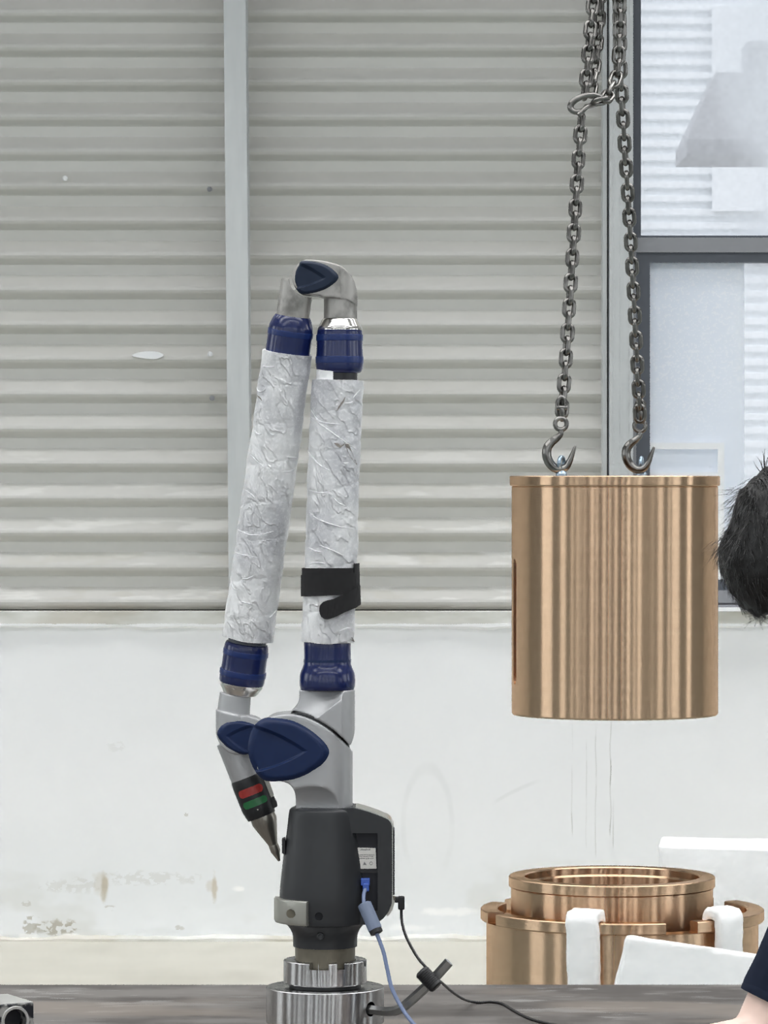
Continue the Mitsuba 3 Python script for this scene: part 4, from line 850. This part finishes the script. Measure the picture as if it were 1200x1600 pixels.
obj('hook', tube(spline([(942, 0, 330), (942, 0, 312), (930, 0, 300), (925, 0, 285), (932, 0, 270), (946, 0, 266), (960, 0, 272), (966, 0, 288)], 6), [9, 10, 12, 13, 13, 12, 10, 6], 16), 'mat_chain', ck, BY, smooth=True)
obj('rope', cyl_m((942, 0, 325), (942, 0, (HZ - EYE) / (BY / F) - HOR), 7, 12), 'mat_chain', ck, BY)

# ------------------------------------------------------------------ nested bronze rings standing on the floor behind the table
RY = 9.0; fl_px = HOR + EYE / (RY / F); RCX = 973.0
r1 = thing('bronze_ring', 'wide notched bronze ring standing on the floor, around the smaller one', 'bronze ring')
og = lathe([(186, -fl_px), (212, -fl_px), (212, -1440), (211, -1436), (219.5, -1436), (221, -1434.5), (221, -1420), (219.5, -1418.5), (196, -1418.5), (194, -1420), (194, -1434), (186, -1436)], (RCX - 1, 0, 0), 256)
def notch(px, width, ang0=None, z=-1436.5):
    return None
def notch_at(a_, half, z0=-1435.5):
    d_ = np.array([math.sin(a_), -math.cos(a_)]); t_ = np.array([d_[1], -d_[0]]); c0 = np.array([RCX - 1, 0.])
    pg = [c0 + d_ * 150 + t_ * half, c0 + d_ * 260 + t_ * half, c0 + d_ * 260 - t_ * half, c0 + d_ * 150 - t_ * half]
    return plan_prism(pg, z0, -1400)
a1 = math.asin((1050.5 - RCX + 1) / 221.)
for a_, hw in ((a1, 26.5), (-math.radians(69), 16), (math.radians(128), 27), (math.radians(-120), 22)): og = og - notch_at(a_, hw)
aniso_obj('body', og, 'mat_bronze', r1, RY, (RCX - 1, 0))
r2 = thing('bronze_ring', 'smaller bronze ring with a flanged rim, rising out of the wide notched one', 'bronze ring')
ig = lathe([(131, -fl_px), (157.5, -fl_px), (157.5, -1388), (156.5, -1386), (156.5, -1385), (159.5, -1385), (161, -1383.5), (161, -1369.5), (159.5, -1368), (138, -1368), (136, -1370), (136, -1380), (133, -1383), (133, -1500), (131, -1502)], (956, 0, 0), 256)
aniso_obj('body', ig, 'mat_bronze', r2, RY, (956, 0))
# foam padding
def soft_foam(m, seed, amp=2.5, edge=7.0, it=3):
    t = soften(m, edge, it); n = t.vertex_normals
    t.vertices = t.vertices + n * ((meshkit.fbm(t.vertices / 30.0 + seed, 3, seed) - .5) * 2 * amp)[:, None]; return t
def rim_pad(label, a_, half, drop, R0, R1, ztop, seed, lean=0):
    """Foam strip folded over the wide ring's rim at bearing a_."""
    th = thing('foam_pad', label, 'foam pad', 'foam pads on the ring rim')
    o = Polygon([(R0 - 13, ztop - drop * .45), (R0 - 13, ztop + 6), (R0 - 4, ztop + 20), (R1 + 10, ztop + 18), (R1 + 19, ztop + 4), (R1 + 17, ztop - drop), (R1 + 2, ztop - drop), (R1 + 2, ztop + 1), (R0 - 1, ztop + 1), (R0 - 1, ztop - drop * .45)])
    pg = np.array(o.exterior.coords)[:-1]; pg = pg if Polygon(pg).exterior.is_ccw else pg[::-1]
    m = m3.CrossSection([pg]).extrude(2 * half).translate((0, 0, -half)).rotate((90, 0, 0))      # radial = x, height = z, width = y
    t = soft_foam(m, seed)
    c, s = math.cos(a_ - math.pi / 2), math.sin(a_ - math.pi / 2)
    R = np.array([[c, -s, 0], [s, c, 0], [0, 0, 1.]]); t.vertices = t.vertices @ R.T + np.array([RCX - 1, 0, 0])
    t.vertices[:, 0] += lean * (ztop - t.vertices[:, 2]) * -1
    obj('foam', t, 'mat_foam', th, RY, smooth=50); return th
rim_pad('white foam strip folded over the front rim of the wide bronze ring', math.asin((902 - RCX + 1) / 221.), 25, 150, 194, 221, -1418.5, 2, -.03)
rim_pad('white foam strip folded over the right rim of the wide bronze ring', math.radians(41), 25, 120, 208, 221, -1418.5, 5)
SY = 8.45; sfl = HOR + EYE / (SY / F)
fs = thing('foam_sheet', 'white foam sheet with a sloping top edge, leaning in front of the bronze rings', 'foam sheet')
m = face_prism([(981, 1465), (1120, 1485), (1300, 1513), (1300, sfl - 2), (890, sfl - 2), (932, 1640), (963, 1538)], -9, 9)
t = soft_foam(m, 7, 2.0, 10.0, 3); t.vertices[:, 1] += -(t.vertices[:, 2] + sfl) * -0.10; obj('foam', t, 'mat_foam', fs, SY, smooth=50)
QY = 9.85; qfl = HOR + EYE / (QY / F)
fs = thing('foam_sheet', 'thick white foam block standing behind the bronze rings, against the wall', 'foam sheet')
m = m3.Manifold.batch_hull([m3.Manifold.sphere(r_, 16).translate((x, y, z)) for x, y, z, r_ in ((1040, 36, -1316, 5), (1350, 36, -1322, 5), (1033, -2, -1326, 4), (1350, -5, -1334, 5), (1043, -6, -1400, 5), (1038, -6, -(qfl - 5), 5), (1350, -6, -(qfl - 5), 5), (1050, 40, -(qfl - 5), 5), (1350, 40, -(qfl - 5), 5))])
obj('foam', soft_foam(m, 13, 1.6, 9.0, 4), 'mat_foam', fs, QY, smooth=50)

# ------------------------------------------------------------------ seated worker at the right, head bowed over the table
pn = thing('person', 'person with short black hair and navy short sleeves, head bowed at the right', 'person')
HC = P(1268, 860, 4.68)
def bones(lst, grow=0.0, seg=20):
    out = []
    for pts in lst:
        for (a_, ra), (b_, rb) in zip(pts[:-1], pts[1:]):
            out.append(m3.Manifold.batch_hull([m3.Manifold.sphere(ra + grow, seg).translate(tuple(map(float, a_))), m3.Manifold.sphere(rb + grow, seg).translate(tuple(map(float, b_)))]))
    return m3.Manifold.batch_boolean(out, m3.OpType.Add)
V3 = lambda *a: np.array(a, float)
shL, elL, wrL = V3(.574, 4.52, 1.140), V3(.437, 4.50, .858), V3(.228, 4.36, .838)
shR, elR, wrR = V3(.60, 4.90, 1.135), V3(.70, 4.98, .84), V3(.64, 4.84, .665)
cuff = shL + (elL - shL) * .765
chest, belly, pelvis = V3(.655, 4.70, 1.06), V3(.755, 4.70, .82), V3(.83, 4.70, .62)
hipL, hipR = V3(.82, 4.60, .60), V3(.82, 4.80, .60)
knL, knR = V3(.42, 4.56, .60), V3(.44, 4.86, .60)
knL, knR = V3(.75, 4.24, .56), V3(.70, 5.10, .56)
anL, anR = V3(.78, 4.20, .10), V3(.72, 5.16, .10)
fwd = V3(-.42, -.05, -.90); fwd /= np.linalg.norm(fwd); upv = V3(-.90, 0, .42); upv -= fwd * (upv @ fwd); upv /= np.linalg.norm(upv); lft = np.cross(upv, fwd)
H = lambda f, l, u: HC + fwd * f + lft * l + upv * u
def head_hull():
    S = lambda f, l, u, r: m3.Manifold.sphere(r, 24).translate(tuple(H(f, l, u)))
    skull = m3.Manifold.batch_hull([S(-.015, 0, .018, .077), S(.018, 0, .020, .072), S(-.035, 0, .0, .062)])
    face = m3.Manifold.batch_hull([S(.035, .028, .0, .045), S(.035, -.028, .0, .045), S(.050, 0, -.075, .026), S(.02, .035, -.05, .03), S(.02, -.035, -.05, .03)])
    nose = m3.Manifold.batch_hull([S(.083, 0, -.002, .008), S(.104, 0, -.036, .010), S(.088, .010, -.040, .008), S(.088, -.010, -.040, .008)])
    lips = m3.Manifold.batch_hull([S(.078, .016, -.066, .006), S(.078, -.016, -.066, .006), S(.083, 0, -.064, .007)]) + m3.Manifold.batch_hull([S(.076, .013, -.075, .006), S(.076, -.013, -.075, .006), S(.080, 0, -.075, .007)])
    ears = m3.Manifold.batch_hull([S(-.008, .079, .0, .008), S(-.014, .083, .014, .008), S(-.010, .079, -.028, .007)]) + m3.Manifold.batch_hull([S(-.008, -.079, .0, .008), S(-.014, -.083, .014, .008), S(-.010, -.079, -.028, .007)])
    return skull + face + nose + lips + ears
neck0, neck1 = H(-.035, 0, -.06), V3(.603, 4.70, 1.258)
def hand(wr, dirv, palm_n):
    d_ = np.array(dirv, float); d_ /= np.linalg.norm(d_); nn = np.array(palm_n, float); nn -= d_ * (nn @ d_); nn /= np.linalg.norm(nn); s_ = np.cross(nn, d_)
    L = lambda f, s, u: wr + d_ * f + s_ * s + nn * u
    out = [m3.Manifold.batch_hull([m3.Manifold.sphere(r_, 16).translate(tuple(L(f, s, 0))) for f, s, r_ in ((.0, -.018, .016), (.0, .018, .016), (.085, -.032, .011), (.085, .032, .011))])]
    for s, l in ((-.032, .068), (-.011, .080), (.011, .076), (.032, .060)):
        out.append(bones([[(L(.08, s, 0), .0095), (L(.08 + l * .5, s * 1.15, .006), .0088), (L(.08 + l * .8, s * 1.2, -.002), .008), (L(.08 + l, s * 1.22, -.012), .007)]], seg=12))
    out.append(bones([[(L(.02, -.025, 0), .013), (L(.055, -.055, -.004), .0105), (L(.085, -.066, -.008), .008)]], seg=12))
    return m3.Manifold.batch_boolean(out, m3.OpType.Add)
limbs = [[(shL, .056), (shL + (elL - shL) * .55, .0475), (elL, .0435)], [(elL, .0435), (elL + (wrL - elL) * .3, .043), (wrL, .027)],
         [(shR, .056), (elR, .0435)], [(elR, .0435), (wrR, .027)], [(neck0, .054), (neck1, .058), (chest + [0, 0, .05], .09)],
         [(shL + [.015, .03, 0], .058), (neck1 + [.02, 0, -.02], .055), (shR + [.015, -.03, 0], .058), (chest, .11), (shL + [.015, .03, 0], .058)], [(shR + [.02, -.03, 0], .058), (chest, .11)],
         [(chest, .125), (belly, .125), (pelvis, .13)], [(hipL, .085), (knL, .058)], [(hipR, .085), (knR, .058)], [(knL, .056), (anL, .038)], [(knR, .056), (anR, .038)]]
bodym = bones(limbs) + head_hull() + hand(wrL, (-1, -.35, -.03), (0, 0, 1)) + hand(wrR, (-.6, -.8, -.2), (0, 0, 1))
bt = as_tri(bodym.refine_to_length(.009)); bt = trimesh.Trimesh(bt.vertices, bt.faces, process=True); trimesh.smoothing.filter_taubin(bt, iterations=8)
obj('body', bt, 'mat_skin', pn, smooth=60)
sh_b = bones([[(shL, .056), (cuff + (elL - shL) * .1, .043)], [(shR, .056), (shR + (elR - shR) * .8, .047)], limbs[5], limbs[6], [(chest, .125), (belly, .128), (pelvis + [0, 0, .02], .138)], [(neck1 + [.03, 0, -.03], .055), (chest + [0, 0, .05], .09)]], grow=.010)
dcu = (elL - shL) / np.linalg.norm(elL - shL); dcu2 = dcu + V3(-.18, 0, -.0); dcu2 /= np.linalg.norm(dcu2)
sh_b = sh_b.trim_by_plane(tuple(-dcu2), float(-dcu2 @ (cuff + dcu * .012)))  if False else sh_b
st_ = as_tri(sh_b.refine_to_length(.011)); st_ = trimesh.Trimesh(st_.vertices, st_.faces, process=True); trimesh.smoothing.filter_taubin(st_, iterations=8)
st_.vertices += st_.vertex_normals * ((meshkit.fbm(st_.vertices * 14, 3, 4) - .5) * .010)[:, None]
# cut the left sleeve square at the cuff, leaving a hem
cut_sl = mf(st_); cyc = cuff + dcu * .045
disc = mf(align(lathe([(0, 0), (.09, 0), (.09, .16), (0, .16)], n=40), cuff + dcu * .012, elL))
try: st_ = as_tri(cut_sl - disc)
except Exception: pass
obj('shirt', st_, 'mat_shirt', pn, smooth=60)
obj('sleeve_hem', align(lathe([(.0475, 0), (.0540, 0), (.0550, .004), (.0540, .010), (.0475, .010)], n=48), cuff + dcu * .010, elL), 'mat_shirt', pn)
tr_b = bones([[(pelvis + [-.02, 0, .08], .12), (pelvis, .13)], limbs[8], limbs[9], [(knL, .056), (anL + [0, 0, .03], .045)], [(knR, .056), (anR + [0, 0, .03], .045)]], grow=.010)
obj('trousers', soften(tr_b, .014, 6), 'mat_trouser', pn, smooth=60)
for an in (anL, anR):
    obj('shoe', soften(m3.Manifold.batch_hull([m3.Manifold.sphere(.042, 16).translate(tuple(an + [.02, 0, -.055])), m3.Manifold.sphere(.035, 16).translate(tuple(an + [-.16, 0, -.062])), m3.Manifold.sphere(.045, 16).translate(tuple(an))]), .012, 4), 'mat_shoe', pn, smooth=60)
for l in (.031, -.031):
    obj('eye', as_tri(m3.Manifold.sphere(.0115, 20).translate(tuple(H(.071, l, .004)))), 'mat_eye', pn)
# hair: cap mesh hugging the skull plus loose strands
S = lambda f, l, u, r: m3.Manifold.sphere(r, 32).translate(tuple(H(f, l, u)))
hairm = m3.Manifold.batch_hull([S(-.018, 0, .022, .0845), S(.020, 0, .024, .080), S(-.042, 0, .0, .070), S(-.045, 0, -.035, .055)])
hairm = hairm - m3.Manifold.batch_hull([S(.12, .05, -.03, .055), S(.12, -.05, -.03, .055), S(.075, .05, -.13, .06), S(.075, -.05, -.13, .06), S(.15, 0, .02, .04)])
hairm = hairm - m3.Manifold.batch_hull([S(.02, .12, -.045, .05), S(.03, .12, -.12, .05), S(.09, .11, -.08, .05)]) - m3.Manifold.batch_hull([S(.02, -.12, -.045, .05), S(.03, -.12, -.12, .05), S(.09, -.11, -.08, .05)])
ht = as_tri(hairm.refine_to_length(.006)); ht = trimesh.Trimesh(ht.vertices, ht.faces, process=True); trimesh.smoothing.filter_taubin(ht, iterations=6)
ht.vertices += ht.vertex_normals * ((meshkit.fbm(ht.vertices * np.array([70, 70, 26]), 3, 6) - .5) * .012)[:, None]
hk_ = obj('hair', ht, 'mat_hair', pn, smooth=60)
fc = ht.triangles_center; okf = np.arange(len(fc)); rg = np.random.default_rng(5)
V, Fc = [], []
pick = rg.choice(len(fc), 5200, p=ht.area_faces / ht.area_faces.sum())
crown = H(-.05, 0, .085)
for i in pick:
    c = fc[i]; n_ = ht.face_normals[i]; fl = c - crown; fl = fl - n_ * (fl @ n_); ln = np.linalg.norm(fl); fl = fl / max(ln, 1e-4) + V3(0, 0, -.35); fl = fl - n_ * (fl @ n_); fl /= max(np.linalg.norm(fl), 1e-4)
    hi = max(0.0, (n_ @ V3(-.5, 0, .86)) - .45); L = rg.uniform(.010, .024) + .030 * hi; lift = rg.uniform(.02, .16) + (.8 * hi if rg.random() < .30 else 0); q = c - n_ * .002; w = np.cross(fl, n_) * .00055
    js = rg.normal(0, .18, 3)
    pts = [q, q + (fl + js * .5) * L * .5 + n_ * lift * L * .5, q + (fl + js) * L + n_ * lift * L * .75]
    o = len(V); V += [pts[0] - w, pts[0] + w, pts[1] - w * .8, pts[1] + w * .8, pts[2], pts[1] + n_ * .0006]
    Fc += [[o, o + 1, o + 3], [o, o + 3, o + 2], [o + 2, o + 3, o + 4], [o, o + 5, o + 1], [o + 5, o + 4, o + 3], [o + 5, o + 2, o + 4]]
scene[hk_ + '__strands'] = mikit.ply(trimesh.Trimesh(V, Fc, process=False), 'mat_hair', smooth=False); labels[hk_ + '__strands'] = {'kind': 'stuff'}
stl = thing('stool', 'round work stool under the person at the table end', 'stool')
obj('seat', lathe([(0, .43), (.17, .43), (.18, .44), (.18, .47), (.17, .485), (0, .485)], (.83, 4.70, 0), 48), 'mat_table_leg', stl)
for i in range(4):
    w = math.pi / 4 + i * math.pi / 2
    obj('leg', tube([(.83 + .12 * math.cos(w), 4.7 + .12 * math.sin(w), .435), (.83 + .19 * math.cos(w), 4.7 + .19 * math.sin(w), 0.0)], .013, 10), 'mat_table_leg', stl)
